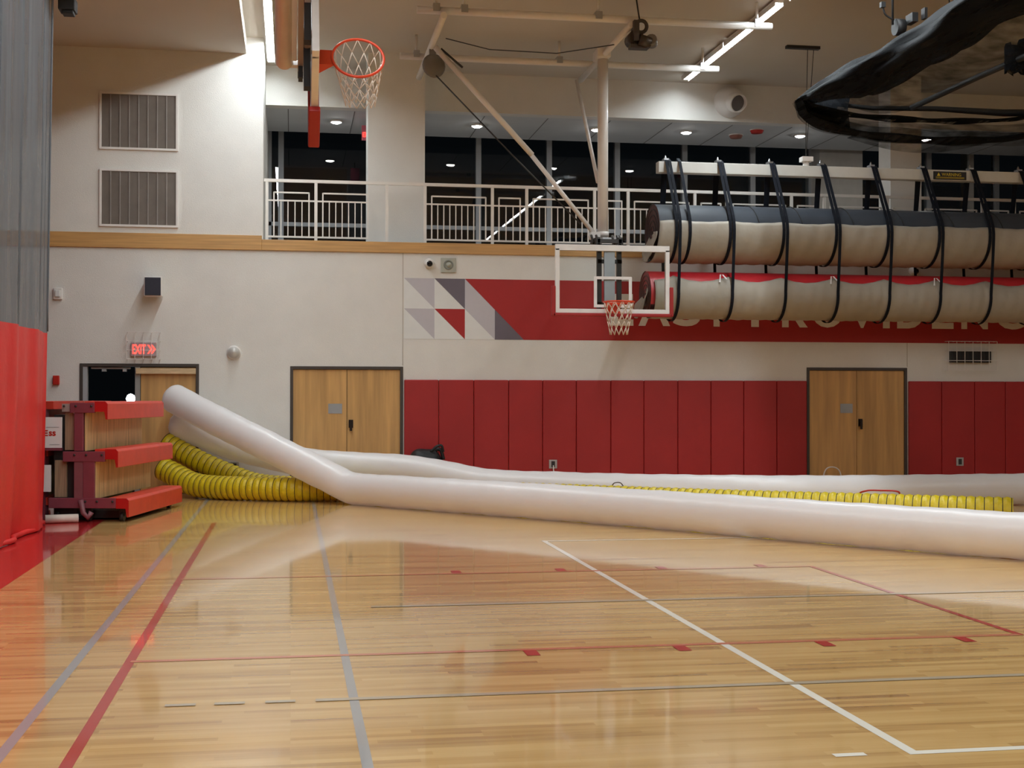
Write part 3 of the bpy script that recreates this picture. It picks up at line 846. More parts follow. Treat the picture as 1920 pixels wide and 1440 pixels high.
def fbox(mb, a0, a1, b0, b1, h0, h1, mi=0):
    mb.obox(fold((a0 + a1) / 2, (b0 + b1) / 2, (h0 + h1) / 2), V * (a1 - a0) / 2, Vector((1, 0, 0)) * (b1 - b0) / 2, U * (h1 - h0) / 2, mi)


q = MB(); q.cyl(fold(0, -0.285, 0.05), fold(0, -0.285, 4.6), 0.078, 24); obj('mast', q, pm('pinkish_enamel', (0.82, 0.72, 0.68), 0.4), fb)
q = MB(); q.lathe(fold(0, -0.285, 0.05), tuple(-U), [(0.078, 0), (0.06, 0.03), (0.001, 0.045)], 24); fbox(q, -0.03, 0.03, -0.26, -0.16, 0.02, 0.06); obj('mast_cap', q, white_m, fb)
q = MB(); fbox(q, -0.05, 0.05, -0.165, -0.115, 0.0, 1.0); obj('yoke_bar', q, pm('tan_steel', (0.42, 0.34, 0.25), 0.45), fb)
q = MB(); fbox(q, -0.055, 0.055, -0.17, -0.11, 1.0, 2.8); obj('slide_bar', q, black_m, fb)
q = MB(); fbox(q, -0.2, -0.06, -0.16, -0.12, 0.02, 0.08); fbox(q, -0.06, 0.06, -0.165, -0.115, -0.08, 0.0); obj('yoke_foot', q, dark_m, fb)
q = MB(); fbox(q, -0.04, 0.04, -0.22, -0.175, 0.12, 2.8); obj('guide_bar', q, white_m, fb)
q = MB(); q.cyl(fold(0, -0.085, 0.10), fold(0, -0.085, 0.46), 0.04, 14); q.ring(fold(0, -0.085, 0.2), tuple(U), 0.04, 0.01, 16, 6); q.ring(fold(0, -0.085, 0.4), tuple(U), 0.04, 0.01, 16, 6); obj('height_actuator', q, pm('tan_steel', (0.42, 0.34, 0.25), 0.45), fb)
q = MB(); fbox(q, -0.05, 0.05, -0.11, -0.06, 0.5, 2.2); obj('board_brace', q, white_m, fb)
for h in (0.25, 0.8):
    q = MB(); fbox(q, -0.5, 0.5, -0.115, -0.055, h - 0.03, h + 0.03); obj('cross_bar', q, dark_m, fb)

# ================================================================== mat hoist and rolled mats
MX0, MX1, MY = 5.92, 16.6, 21.42
ht = thing('mat_hoist', 'white overhead lifting beam with black straps holding two rolled mats', 'mat hoist', (10, 21.6, 5.4))
q = MB(); q.box(6.06, 16.8, 21.52, 21.70, 5.36, 5.545); obj('lifting_beam', q, beam_m, ht, bevel=0.008)
RU, ZU, RLo, ZLo = 0.475, 4.335, 0.385, 3.305
stX = [6.19 + 0.918 * k for k in range(12)]


def arc(cz, r, a0, a1, n, cy=MY): return [(cy - r * math.sin(R(a0 + (a1 - a0) * k / n)), cz + r * math.cos(R(a0 + (a1 - a0) * k / n))) for k in range(n + 1)]


def strap(x, path, w_=0.05, t_=0.008):
    q = MB(); vs = []
    n = len(path)
    for i, (y, z) in enumerate(path):
        a = path[max(0, i - 1)]; b = path[min(n - 1, i + 1)]
        d = Vector((0, b[0] - a[0], b[1] - a[1])).normalized(); nn = Vector((0, -d.z, d.y))
        for s, o_ in ((-1, 0), (1, 0), (1, 1), (-1, 1)): vs.append(Vector((x + s * w_ / 2, y, z)) + nn * t_ * o_)
    fs = [(i * 4 + j, i * 4 + (j + 1) % 4, (i + 1) * 4 + (j + 1) % 4, (i + 1) * 4 + j) for i in range(n - 1) for j in range(4)]
    q.add(vs, fs); return q


TOPF = [(21.61, 5.615), (21.50, 5.55)]; TOPB = [(21.72, 5.55), (21.61, 5.615)]
for k, x in enumerate(stX):
    p1 = TOPF + arc(ZU, RU + 0.05, 52, 308, 30) + TOPB
    obj('strap', strap(x, p1, 0.05), strap_m, ht)
    p2 = TOPF + arc(ZU, RU + 0.065, 55, 95, 6) + [(MY - RU - 0.04, 4.0), (MY - RLo - 0.09, 3.6)] + arc(ZLo, RLo + 0.066, 85, 275, 24) + [(MY + RU + 0.06, 4.3)] + TOPB
    obj('strap', strap(x + 0.055, p2, 0.05), strap_m, ht)
    q = MB(); q.box(x - 0.03, x + 0.05, 21.54, 21.68, 5.545, 5.60); q.lathe((x + 0.01, 21.61, 5.60), (0, 0, 1), [(0.03, 0), (0.012, 0.05), (0.0005, 0.065)], 8); obj('strap_clip', q, steel_m, ht)
obj('strap', strap(6.42, TOPF + arc(ZU, RU + 0.05, 52, 308, 30) + TOPB, 0.05), strap_m, ht)
q = MB(); q.cyl((8.68, 21.61, 5.55), (8.66, 21.45, ZC - 0.02), 0.006, 6); q.cyl((8.68, 21.61, 5.55), (8.77, 21.45, ZC - 0.02), 0.006, 6); obj('hoist_cable', q, dark_m, ht)
q = MB(); q.box(8.59, 8.78, 21.50, 21.66, 5.62, 5.70); q.cyl((8.68, 21.58, 5.45), (8.68, 21.58, 5.64), 0.055, 12); obj('cable_block', q, white_m, ht)
q = MB(); q.box(8.27, 8.86, 21.38, 21.48, ZC - 0.05, ZC); obj('ceiling_bracket', q, dark_m, ht)
wl = MB(); wl.box(10.98, 11.59, 21.505, 21.52, 5.375, 5.515)
wlo = obj('warning_label', wl, pm('label_black', (0.012, 0.012, 0.013), 0.5), ht)
q = MB(); vs, fs = text_mesh('WARNING', 0.36, 0.055, 0, 0.0); q.add([v + Vector((11.13, 21.502, 5.435)) for v in vs], fs)
q.add([(11.04, 21.502, 5.435), (11.105, 21.502, 5.435), (11.072, 21.502, 5.495)], [(0, 1, 2)])
for z in (5.395, 5.412): q.box(11.02, 11.55, 21.5015, 21.504, z, z + 0.006)
obj('warning_text', q, label_y, wlo)

# upper roll: charcoal mat core with a beige backing wrapped below
ur = thing('rolled_mat', 'upper hanging mat roll, charcoal on top with beige backing below', 'rolled mat', (10, MY, ZU - RU), 0, 'rolled mats in the hoist straps')


def sag(x): return abs(math.sin(math.pi * (x - stX[0]) / 0.918))


def mat_core(mb, r, cz, x0, x1, a0, a1, flat=0.0):
    def fn(u, v):
        x = x0 + (x1 - x0) * u; a = R(a0 + (a1 - a0) * v)
        rr = r * (1 - flat * 0.5 * (1 + math.cos(4 * a)))
        return (x, MY - rr * math.sin(a), cz + rr * math.cos(a))
    mb.grid(fn, 90, 30)


def end_spiral(mb, x, r, cz, mi0, mi1, turns=5):
    n = 26 * turns; pr = None
    vs = [(x, MY, cz)]; N_ = 40
    vs += [(x, MY - r * math.sin(2 * math.pi * k / N_), cz + r * math.cos(2 * math.pi * k / N_)) for k in range(N_)]
    mb.add(vs, [(0, 1 + k, 1 + (k + 1) % N_) for k in range(N_)], mi0)
    mb.tube([(x - 0.004, MY - r * (k / n) * math.sin(2 * math.pi * turns * k / n), cz + r * (k / n) * math.cos(2 * math.pi * turns * k / n)) for k in range(1, n + 1)], 0.012, 4, mi1, smooth=False)


q = MB(); mat_core(q, RU, ZU, MX0, MX1, -140, 100, 0.03); end_spiral(q, MX0 + 0.005, RU - 0.01, ZU, 1, 2)
for x in (7.55, 8.3, 9.2, 10.1, 11.0, 11.9, 12.7):
    q.tube([(x + 0.1 * (1 - math.cos(R(a))), MY - (RU + 0.002) * math.sin(R(a)), ZU + (RU + 0.002) * math.cos(R(a))) for a in range(-10, 100, 10)], 0.009, 5, 3)
obj('mat_core', q, [matdark_m, matbrown_m, pm('mat_edge_dark', (0.03, 0.02, 0.02), 0.6), black_m], ur)
q = MB()


def cover_u(u, v):
    x = MX0 - 0.1 * v * (1 - min(1, u * 40)) + (MX1 - MX0) * u
    a = R(72 + 0.0 + 6 * (1 - sag(x)) * 0 + (215 - 72) * v) + R(3 * sag(x) * (1 - v))
    rr = RU + 0.012 + 0.022 * sag(x) * math.sin(math.pi * v) + 0.006 * math.sin(x * 23 + v * 9)
    return (x, MY - rr * math.sin(a), ZU + rr * math.cos(a))


q.grid(cover_u, 180, 22); co = obj('canvas_backing', q, canvas_m, ur)
sm = co.modifiers.new('thick', 'SOLIDIFY'); sm.thickness = 0.012

def end_flap(par, r, cz, x, a0, a1, out):
    q = MB()

    def fn(u, v):
        a = R(a0 + (a1 - a0) * u); rr = r * (0.25 + 0.77 * v)
        return (x - out * v * (0.4 + 0.6 * math.sin(math.pi * u)) + 0.01 * math.sin(u * 25), MY - rr * math.sin(a), cz + rr * math.cos(a))
    q.grid(fn, 24, 6); o = obj('end_flap', q, canvas_m, par)
    m_ = o.modifiers.new('thick', 'SOLIDIFY'); m_.thickness = 0.01


end_flap(ur, RU + 0.012, ZU, MX0 - 0.02, 95, 235, 0.10)
lr = thing('rolled_mat', 'lower hanging mat roll, red on top with wrinkled beige backing below', 'rolled mat', (10, MY, ZLo - RLo), 0, 'rolled mats in the hoist straps')
q = MB(); mat_core(q, RLo, ZLo, 5.80, MX1, -150, 120, 0.02); end_spiral(q, 5.805, RLo - 0.01, ZLo, 1, 2)
obj('mat_core', q, [matred_m, pm('red_mat_edge', (0.28, 0.02, 0.028), 0.5), matbrown_m], lr)
q = MB()


def cover_l(u, v):
    x = 5.86 + (MX1 - 5.86) * u
    ph = (x - stX[0]) / 0.918
    s = sag(x)
    fold_ = math.exp(-((ph % 1) * 3.2 - v * 1.6) ** 2 * 9) * 0.018 * (1 - v) * (1 if ph > 0 else 0.3)
    a = R(48 + 14 * s + (235 - 48) * v)
    rr = RLo + 0.014 + 0.03 * s * math.sin(math.pi * min(1, v * 1.6)) + fold_ + 0.004 * math.sin(x * 31 + v * 7)
    return (x, MY - rr * math.sin(a), ZLo + rr * math.cos(a))


q.grid(cover_l, 260, 26); co = obj('canvas_backing', q, canvas_m, lr)
sm = co.modifiers.new('thick', 'SOLIDIFY'); sm.thickness = 0.012
end_flap(lr, RLo + 0.014, ZLo, 5.78, 80, 250, 0.14)
# loose tie ends
for x in (7.0, 8.93, 10.78):
    q = MB()
    for s, d in ((-1, 0.13), (1, 0.08)):
        q.prism([(x + s * 0.005, MY - 0.36, ZLo + 0.31), (x + s * 0.03, MY - 0.36, ZLo + 0.31), (x + s * 0.06 + 0.03, MY - 0.41, ZLo + 0.31 - d), (x + s * 0.06, MY - 0.41, ZLo + 0.31 - d)], (0, 0, 0), (0, -0.006, 0))
    obj('tie_end', q, paper_m, lr)

# ================================================================== raised batting cage net
cg = thing('batting_cage_net', 'black batting cage net hoisted up in a bundle under the ceiling', 'net', (9, 16, 6.0))
TIP = Vector((7.37, 18.8, 6.0))


def bundle(u, v):
    # gathered side running along the hall towards the viewer, a drooping fold about the hanging cable
    y = 18.75 - 12.0 * u
    h = min(1.0, u * 12.0 / 1.6) ** 0.8
    H = 0.05 + 0.44 * h + 0.04 * math.sin(y * 3.1) * h; Wd = 0.03 + 0.24 * h
    a = 2 * math.pi * v
    x = 7.42 + 0.28 * h + 0.06 * math.sin(y * 1.3) * h
    wr = 1 + 0.10 * math.sin(5 * a + y * 2.0) + 0.06 * math.sin(9 * a - y * 3)
    return (x + Wd * math.sin(a) * wr, y, 6.03 - H * 0.5 + H * 0.5 * math.cos(a) * wr + 0.17 * h)


q = MB(); q.grid(bundle, 90, 28); obj('gathered_net', q, cage_m, cg)


def drape(u, v, sagd=0.62, x1=11.6, y=18.75, lift=0.0):
    x = 7.37 + (x1 - 7.37) * u
    top_ = 6.0 - 0.06 * math.sin(u * math.pi) + 0.0
    prof = (u * (1 - u) * 4) ** 0.33
    low = 6.0 - sagd * prof
    mid = 5.98 - (0.38 + lift) * prof
    z = mid + (low - mid) * v
    yy_ = y - 0.30 * math.sin(math.pi * v) + 0.05 * math.sin(x * 6 + v * 5)
    return (x, yy_, z)


q = MB(); q.grid(lambda u, v: drape(u, v, 0.58, 11.6, 18.75, 0.08), 60, 6); q.grid(lambda u, v: drape(u, v, 0.30, 11.2, 18.6, -0.14), 60, 6); obj('sagging_net', q, cage_m, cg)
q = MB(); q.grid(lambda u, v: drape(u, v, 0.57, 11.6, 18.85, -0.15), 60, 10); q.grid(lambda u, v: drape(u, v, 0.60, 12.4, 18.7, -0.02), 60, 10)
q.grid(lambda u, v: (8.25 + 2.3 * u, 18.9 - 0.2 * math.sin(math.pi * v), 5.5 - 0.19 * math.sin(math.pi * u) * v), 30, 6)
q.grid(lambda u, v: (7.9 + 1.5 * u, 18.6 - 6 * v, 6.02 - 0.20 * math.sin(math.pi * u) * (1 - 0.3 * v)), 20, 20)
obj('loose_net', q, cage2_m, cg)
q = MB()


def nose(u, v):
    uu = u * 0.19; zb = 6.0 - 0.575 * (uu * (1 - uu) * 4) ** 0.33; zt = 6.0 + 0.10 * u
    a = 2 * math.pi * v; wr = 1 + 0.05 * math.sin(6 * a + u * 5)
    return (7.37 + 4.23 * uu - 0.12 * u * math.cos(a) ** 2, 18.74 - 0.1 * u + (0.02 + 0.22 * u) * math.cos(a) * wr, (zb + zt) / 2 + (zt - zb) / 2 * math.sin(a))


q.grid(nose, 16, 22); obj('net_corner', q, cage_m, cg)
q = MB()
q.tube([(7.95, 18.75, 5.97), (8.6, 18.75, 5.93), (9.6, 18.75, 5.96), (10.7, 18.72, 5.93), (11.7, 18.7, 5.96)], [0.03, 0.035, 0.04, 0.055, 0.06], 8); obj('end_bar', q, black_m, cg)
q = MB(); q.tube([(9.2, 18.7, 5.95), (9.35, 17, 6.02), (9.5, 15.2, 6.06), (9.6, 7, 6.1)], 0.045, 8); obj('centre_bar', q, black_m, cg)
q = MB(); q.cyl((7.62, 18.4, 6.13), (7.75, 6.8, 6.28), 0.018, 8); obj('suspension_cable', q, steel_m, cg)
q = MB()
for x0_, z0_, s in ((9.46, 6.1, 0.17), (9.68, 6.16, 0.2), (9.9, 6.05, 0.16)):
    q.grid(lambda u, v, x0_=x0_, z0_=z0_, s=s: (x0_ + s * math.sin(2 * math.pi * v) * (1 + 0.2 * math.sin(7 * v * 6.28)), 16.2 + s * 0.6 * math.cos(2 * math.pi * v), z0_ + 0.15 - 0.36 * u + 0.03 * math.sin(v * 30)), 6, 18)
obj('hanging_bunch', q, cage_m, cg)
q = MB()
for p in ([(8.75, 15.4, 6.55), (9.0, 15.4, 6.5), (9.2, 15.4, 6.56), (9.6, 15.4, 6.53), (10.1, 15.4, 6.56)], [(9.45, 15.6, 6.55), (9.5, 15.8, 6.40), (9.6, 16.0, 6.28)]): q.tube(smooth_path(p, 5), 0.012, 6)
q.tube(smooth_path([(10.6, 17.6, 5.9), (10.65, 17.6, 5.75), (10.72, 17.6, 5.6)], 5), 0.012, 6)
obj('draw_cord', q, black_m, cg)
q = MB(); q.cyl((7.83, 16.4, 6.47), (7.95, 16.4, 6.47), 0.11, 14); q.cyl((7.80, 16.4, 6.5), (7.80, 16.4, ZC), 0.015, 6); q.box(7.98, 8.06, 16.2, 16.4, 6.50, 6.62); q.box(8.1, 8.14, 16.1, 16.2, 6.52, 6.66)
q.tube(smooth_path([(7.82, 16.4, 6.56), (7.70, 16.4, 6.63), (7.66, 16.4, 6.74)], 5), 0.012, 6); q.box(7.63, 7.69, 16.37, 16.43, 6.72, 6.79)
obj('hoist_winch', q, black_m, cg)
for y in (14.6, 10.6):
    q = MB(); q.cyl((7.66, y, 6.2), (7.60, y, ZC), 0.008, 6); obj('hang_line', q, dark_m, cg)

# ================================================================== divider curtain
cu = thing('divider_curtain', 'floor length divider curtain, grey mesh above and red vinyl below', 'curtain', (-3.0, 12, 0))


def fold_x(y, z):
    k = 0.055 + 0.025 * math.sin(y * 0.7)
    d = 17.2 - y
    return k * math.sin(y * 5.1 + 0.4 * math.sin(y * 1.7)) + 0.02 * math.sin(y * 11.3) * (1 if z > 2.4 else 0.6) - 0.006 * d


def cx(y, z): return -2.96 + 0.012 * (z - 2.4) + fold_x(y, z) - (0.02 * max(0, 0.5 - z))


NY = 360
q = MB(); q.grid(lambda u, v: (cx(17.2 - 22 * u, 0.02 + 2.36 * v) + (0.06 * (1 - v) ** 3 * math.sin(u * 60)), 17.2 - 22 * u - 0.10 * (1 - v) ** 2 * (1 if u < 0.01 else 0), 0.02 + 2.36 * v), NY, 14)
obj('vinyl_panel', q, vinyl_m, cu)
q = MB(); q.grid(lambda u, v: (cx(17.2 - 22 * u, 2.38 + 4.85 * v), 17.2 - 22 * u, 2.38 + 4.85 * v), NY, 10)
obj('mesh_panel', q, curt_m, cu)
q = MB(); q.tube([(cx(17.2, 2.4 + 0.3 * k), 17.2, 2.4 + 0.3 * k) for k in range(17)], 0.014, 6); obj('edge_hem', q, pm('hem_grey', (0.12, 0.13, 0.15), 0.6), cu)
q = MB(); q.tube([(cx(17.2 - 0.1 * k, 0.03), 17.2 - 0.1 * k, 0.035) for k in range(0, 220)], 0.03, 8); obj('bottom_hem', q, vinyl_m, cu)
q = MB(); q.cyl((-2.93, 17.3, 7.245), (-2.93, -5, 7.245), 0.03, 8)
for k in range(10): q.cyl((-2.93, 17.2 - 2.3 * k, 7.24), (-2.93, 17.2 - 2.3 * k, 7.285), 0.02, 6)
obj('curtain_track', q, dark_m, cu)
cm = thing('curtain_winch', 'black winch hanging from the soffit at the curtain top edge', 'winch', (-2.78, 17.3, 6.4))
q = MB(); q.box(-2.88, -2.68, 17.2, 17.45, 6.42, 6.58); q.box(-2.84, -2.70, 17.22, 17.4, 6.375, 6.42); obj('body', q, black_m, cm, bevel=0.01)
q = MB(); q.cyl((-2.78, 17.3, 6.58), (-2.78, 17.3, 7.285), 0.02, 8); obj('hanger', q, dark_m, cm)

# ================================================================== bleacher
BL = (-2.03, 17.45, 0.0); BR = R(-10.9)
bl_ = thing('bleacher', 'closed three row bleacher with red seats and plywood risers beside the red curtain', 'bleacher', BL, BR)
LEN = 2.47
for k, (xf, z0, z1) in enumerate(((0.0, 0.06, 0.30), (-0.14, 0.69, 0.925), (-0.275, 1.30, 1.53))):
    s_ = MB()
    prof = [(xf, z0), (xf, z1 - 0.03), (xf - 0.03, z1), (xf - 0.30, z1), (xf - 0.30, z1 - 0.12), (xf - 0.05, z1 - 0.12), (xf - 0.03, z0)]
    s_.prism([(x, 0.0, z) for x, z in prof], (0, 0, 0), (0, LEN, 0))
    so = obj('seat_row', s_, seat_m, bl_, local=True, bevel=0.006)
    e_ = MB(); e_.prism([(x, -0.012, z) for x, z in [(xf, z0), (xf, z1 - 0.03), (xf - 0.03, z1), (xf - 0.165, z1), (xf - 0.165, z1 - 0.13), (xf - 0.045, z1 - 0.13)]], (0, 0, 0), (0, 0.012, 0))
    obj('end_cap', e_, pm('seat_cap_red', (0.42, 0.008, 0.008), 0.4), so, local=True)
    ar = MB(); x_b = (-1.02, -0.84, -0.75)[k]; zc_ = (0.24, 0.83, 1.45)[k]
    ar.box(x_b, xf - 0.165, -0.03, 0.03, zc_ - 0.065, zc_ + 0.065)
    for x in (xf - 0.2, xf - 0.4, xf - 0.55):
        ar.lathe((x, -0.03, zc_ + 0.02), (0, -1, 0), [(0.016, 0), (0.016, 0.012), (0.001, 0.014)], 8, 1)
    obj('side_arm', ar, [plum_m, dark_m], bl_, local=True, bevel=0.005)
for xr, z0, z1 in ((-0.555, 0.90, 1.40), (-0.43, 0.29, 0.80)):
    p = MB(); p.box(xr - 0.022, xr, 0.02, LEN - 0.12, z0, z1); obj('riser_panel', p, ply_m, bl_, local=True, bevel=0.003)
for xa, xb, ya, yb, za, zb, mt in ((-0.70, -0.585, -0.02, 0.10, 0.9, 1.5, plum_m), (-0.585, -0.435, -0.025, 0.02, 0.3, 0.77, plum_m), (-0.70, -0.585, -0.02, 0.10, 0.3, 0.77, pm('plum_enamel_dull', (0.20, 0.07, 0.085), 0.5))):
    p = MB(); p.box(xa, xb, ya, yb, za, zb); obj('end_post', p, mt, bl_, local=True, bevel=0.006)
for xa, xb, za, zb in ((-0.84, -0.72, 0.91, 1.38), (-0.97, -0.82, 0.31, 0.78)):
    p = MB(); p.box(xa, xb, 0.05, 0.09, za, zb); obj('end_panel', p, pm('dark_ply', (0.34, 0.24, 0.15), 0.6, var=0.2, stretch=(8, 8, 0.5)), bl_, local=True)
p = MB(); p.box(-0.86, -0.70, -0.01, 0.02, 1.40, 1.50); obj('label_plate', p, pm('dull_plate', (0.34, 0.28, 0.26), 0.5), bl_, local=True)
for y in (0.12, 2.2):
    for x in (-0.12, -0.55, -0.95):
        p = MB(); p.cyl((x - 0.025, y, 0.06), (x + 0.025, y, 0.06), 0.06, 16); p.box(x - 0.035, x + 0.035, y - 0.02, y + 0.02, 0.06, 0.18); obj('caster', p, dark_m, bl_, local=True)
p = MB(); p.tube([(-0.60, -0.05, 0.28), (-0.56, -0.07, 0.12), (-0.50, -0.07, 0.06), (-0.46, -0.06, 0.13)], 0.035, 8); obj('release_pedal', p, pm('plum_enamel_dull', (0.2, 0.07, 0.085), 0.5), bl_, local=True)
p = MB(); p.box(-1.0, -0.70, 0.10, LEN - 0.1, 0.05, 1.36); obj('rear_panel', p, dark_m, bl_, local=True)  # dark panel carried down low to block the yard lamp's floor reflection

p = MB(); p.box(-0.95, -0.12, 0.3, LEN - 0.2, 0.025, 0.12); obj('reflection_blocker', p, dark_m, bl_, local=True)  # added dark slab, hides the yard lamp's reflection under the bleacher
# back-to-back unit behind the curtain edge
b2_ = thing('bleacher', 'second bleacher standing back to back, mostly hidden behind the red curtain', 'bleacher', BL, BR)
for k, (xf, z0, z1) in enumerate(((-1.95, 0.06, 0.30), (-1.78, 0.69, 0.925), (-1.62, 1.30, 1.53))):
    s_ = MB(); s_.prism([(xf, 0.15, z0), (xf, 0.15, z1), (-1.03 if k == 2 else -1.10, 0.15, z1), (-1.03 if k == 2 else -1.10, 0.15, z1 - 0.10), (xf + 0.05, 0.15, z1 - 0.1), (xf + 0.03, 0.15, z0)], (0, 0, 0), (0, LEN - 0.2, 0))
    obj('seat_row', s_, seat_m, b2_, local=True)
for xa, xb in ((-1.25, -1.12),):
    p = MB(); p.box(xa, xb, 0.12, 0.24, 0.02, 1.45); obj('end_post', p, plum_m, b2_, local=True)
p = MB(); p.box(-1.5, -1.26, 0.25, LEN - 0.1, 0.2, 1.3); obj('riser_panel', p, ply_m, b2_, local=True)
# signs propped at the end
sg = thing('notice_board', 'white notice board with red lettering propped at the bleacher end', 'sign', BL, BR)
p = MB(); p.box(-1.16, -0.865, 0.0, 0.02, 0.94, 1.33); obj('board', p, paper_m, sg, local=True)
p = MB(); vs, fs = text_mesh('ss', 0.09, 0.06, 0, 0.03); p.add([v + Vector((-1.03, -0.002, 1.09)) for v in vs], fs); vs, fs = text_mesh('E', 0.06, 0.075, 0, 0.03); p.add([v + Vector((-1.10, -0.002, 1.09)) for v in vs], fs)
obj('red_lettering', p, red_m, sg, local=True)
p = MB(); p.box(-1.14, -1.09, -0.003, 0, 1.25, 1.31); p.box(-1.06, -0.9, -0.003, 0, 1.20, 1.205); p.box(-1.02, -0.89, -0.003, 0, 0.98, 0.985); obj('small_print', p, pm('print_grey', (0.35, 0.36, 0.40), 0.6), sg, local=True)
p = MB(); p.box(-1.2, -0.87, -0.005, 0.06, 0.905, 0.94); obj('ledge', p, plum_m, sg, local=True)
p = MB(); p.box(-1.30, -1.015, 0.02, 0.05, 0.38, 0.72)
o_ = obj('panel_board', p, paper_m); o_.location = BL; o_.rotation_euler = (0, 0, BR)
tag(o_, 'blank white board leaning below the lettered notice board by the curtain', 'board')
p = MB(); p.cyl((-0.98, -0.25, 0.055), (-0.62, -0.08, 0.055), 0.055, 14)
o_ = obj('cardboard_tube', p, pm('pale_tube', (0.66, 0.60, 0.52), 0.6)); o_.location = BL; o_.rotation_euler = (0, 0, BR)
tag(o_, 'pale tube lying on the red floor under the bleacher end', 'tube')

# ================================================================== inflated tubes
def inflated(name, ctrl, r, label, crease=None):
    pts = resample(smooth_path(ctrl, 24), 0.045)
    n = len(pts); rs = []
    for i in range(n):
        d0 = i * 0.045; d1 = (n - 1 - i) * 0.045
        f = min(1, math.sqrt(max(0.0, 1 - (1 - min(1, d0 / 0.2)) ** 2)) + 0.02)
        w_ = 1 + 0.012 * math.sin(i * 0.31) + 0.01 * math.sin(i * 0.83)
        rs.append(r * f * w_)
    q = MB(); q.tube(pts, rs, 32)
    o = obj(name, q, poly_m)
    return tag(o, label, 'inflatable tube', 'inflated white plastic tubes')


inflated('inflated_tube', [(-1.95, 21.85, 1.62), (-1.3, 21.35, 1.29), (-0.35, 20.68, 0.83), (0.55, 20.0, 0.40), (0.83, 19.8, 0.262), (0.98, 19.66, 0.235), (1.25, 19.34, 0.235), (1.9, 18.55, 0.235), (3.13, 17.1, 0.235), (4.2, 15.8, 0.235), (5.14, 14.55, 0.235), (5.95, 13.45, 0.235), (7.13, 12.0, 0.235), (8.9, 9.9, 0.235)], 0.232,
         'long milky white inflated tube nearest the viewer, sloping from doorway and crossing the floor')
inflated('inflated_tube', [(-1.93, 22.1, 1.24), (-1.45, 22.06, 1.00), (-0.8, 21.96, 0.76), (0.0, 21.7, 0.58), (0.6, 21.45, 0.50), (1.9, 21.0, 0.43), (3.0, 20.35, 0.25), (3.9, 19.7, 0.235), (5.0, 18.95, 0.235), (6.5, 18.4, 0.235), (8.0, 18.15, 0.235), (10.75, 18.2, 0.235), (13, 18.3, 0.235)], 0.232,
         'milky white inflated tube lying behind the yellow hose along the red wall pads')


# ================================================================== yellow ducts
def duct(ctrl, r, label, pitch=0.105):
    base = resample(smooth_path(ctrl, 24), pitch / 6)
    t = thing('duct_hose', label, 'duct hose', base[0], 0, 'yellow flexible duct hoses')
    rs = [r * (1 - 0.085 * abs(math.cos(math.pi * i / 6)) ** 2.2) for i in range(len(base))]
    q = MB(); q.tube(base, rs, 24); obj('hose_wall', q, yellow_m, t)
    # dark rings in the valleys: wire, with groove shade put into the colour
    q = MB(); u = Vector((0, 0, 1))
    for i in range(0, len(base) - 1, 6):
        d = (base[min(i + 1, len(base) - 1)] - base[max(0, i - 1)]).normalized()
        q.ring(base[i], d, r * 0.915, 0.0055, 22, 5)
    obj('wire_shade_rings', q, wire_shade_m, t)
    return t


duct([(-2.02, 21.75, 0.45), (-1.82, 21.62, 0.36), (-1.50, 21.34, 0.22), (-1.15, 21.08, 0.185), (-0.7, 20.78, 0.185), (0.0, 20.5, 0.185), (0.75, 20.40, 0.185), (1.6, 20.05, 0.185), (2.98, 18.95, 0.185), (4.07, 18.15, 0.185), (5.05, 17.42, 0.185), (5.86, 16.85, 0.185), (7.12, 16.1, 0.185), (8.2, 15.42, 0.185), (8.76, 15.1, 0.185)], 0.188,
     'long yellow ribbed duct hose running across the floor between the two white tubes')
duct([(-2.0, 22.05, 0.86), (-1.74, 21.95, 0.71), (-1.38, 21.78, 0.53), (-1.0, 21.62, 0.37), (-0.55, 21.35, 0.22), (0.0, 21.0, 0.185), (0.7, 20.78, 0.185), (1.2, 20.62, 0.185)], 0.172,
     'shorter yellow duct hose sloping down from the doorway behind the longer hose')

# ================================================================== bag and cords by the wall
bg = thing('duffel_bag', 'black bag on the floor against the red pads beside the double door', 'bag', (2.2, 22.05, 0))
q = MB()


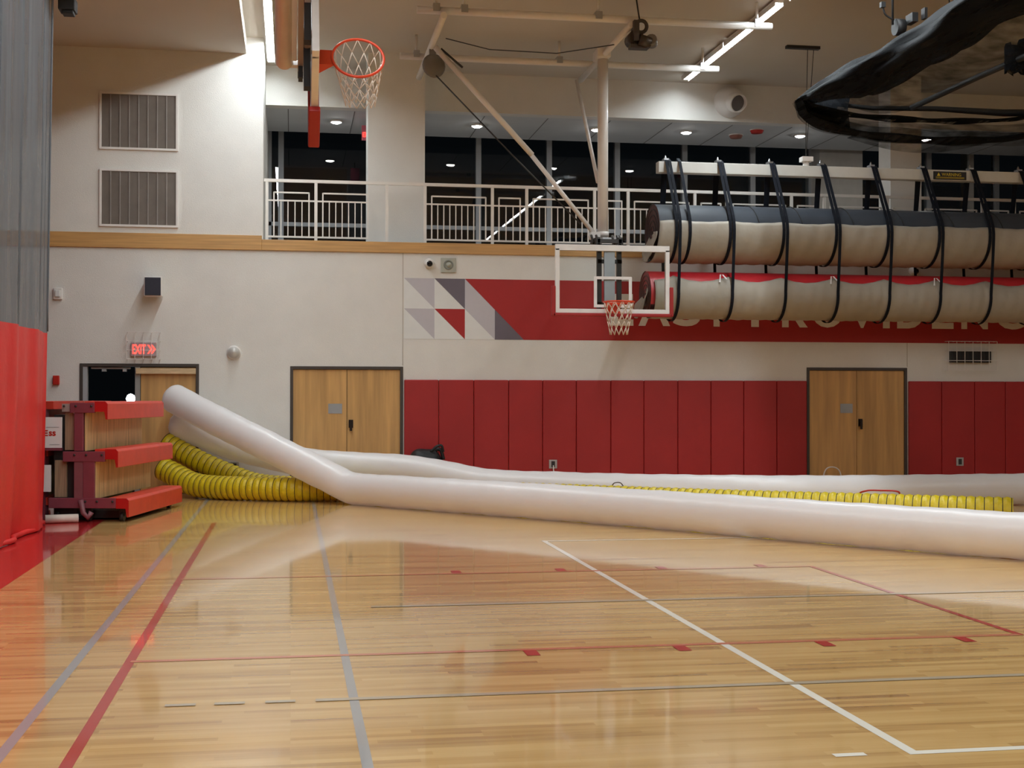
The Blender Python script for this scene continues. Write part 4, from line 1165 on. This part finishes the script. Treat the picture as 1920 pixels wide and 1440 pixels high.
def bag_fn(u, v):
    a = 2 * math.pi * v; x = 1.9 + 0.60 * u; e = max(0.02, math.sin(math.pi * min(1, max(0, u))) ** 0.35)
    ry = 0.24 * e; rz = 0.37 * e * (1 + 0.06 * math.sin(u * 9)); p = 2.6
    c, s = math.cos(a), math.sin(a)
    return (x, 22.08 + ry * abs(c) ** (2 / p) * (1 if c > 0 else -1), 0.375 + rz * abs(s) ** (2 / p) * (1 if s > 0 else -1))


q.grid(bag_fn, 26, 28); obj('bag_body', q, bag_m, bg)
q = MB(); q.tube(smooth_path([(2.28, 21.95, 0.68), (2.38, 21.93, 0.77), (2.46, 21.93, 0.78), (2.49, 21.95, 0.68)], 6), 0.022, 8); q.tube(smooth_path([(2.30, 22.05, 0.66), (2.44, 22.0, 0.72), (2.50, 22.0, 0.55)], 6), 0.03, 8); obj('strap', q, bag_m, bg)


def cord(name, pts, r, mat, label):
    q = MB(); q.tube(smooth_path(pts, 8), r, 6); return tag(obj(name, q, mat), label, 'cord')


cord('plug_cord', [(4.43, 22.35, 0.42), (4.44, 22.33, 0.30), (4.52, 22.3, 0.18), (4.66, 22.3, 0.12), (4.8, 22.3, 0.015)], 0.010, paper_m, 'short cord hanging from the outlet on the red pads behind the white tube')
cord('plug_cord', [(-0.91, YW - 0.03, 0.42), (-0.89, YW - 0.06, 0.33), (-0.84, YW - 0.08, 0.2), (-0.82, YW - 0.08, 0.02)], 0.010, paper_m, 'thin cord hanging from the outlet on the cream wall behind the yellow hose')
cord('floor_cord', [(9.22, 22.2, 0.02), (9.28, 22.2, 0.30), (9.42, 22.2, 0.36), (9.55, 22.2, 0.28), (9.6, 22.2, 0.02)], 0.012, paper_m, 'pale loop of cord standing up at the foot of the far double door')
cord('tie_cord', [(4.40, 18.0, 0.36), (4.43, 17.98, 0.40), (4.50, 17.94, 0.405), (4.54, 17.92, 0.36)], 0.008, pm('dark_tie', (0.10, 0.07, 0.06), 0.6), 'dark wire loop on top of the yellow hose between the tubes')
cord('red_strap', [(7.20, 16.5, 0.02), (7.30, 16.42, 0.30), (7.38, 16.30, 0.378), (7.55, 16.22, 0.385), (7.72, 16.12, 0.378), (7.80, 16.2, 0.30), (7.9, 16.25, 0.02)], 0.012, red_m, 'red strap lying behind the yellow hose near its open end')
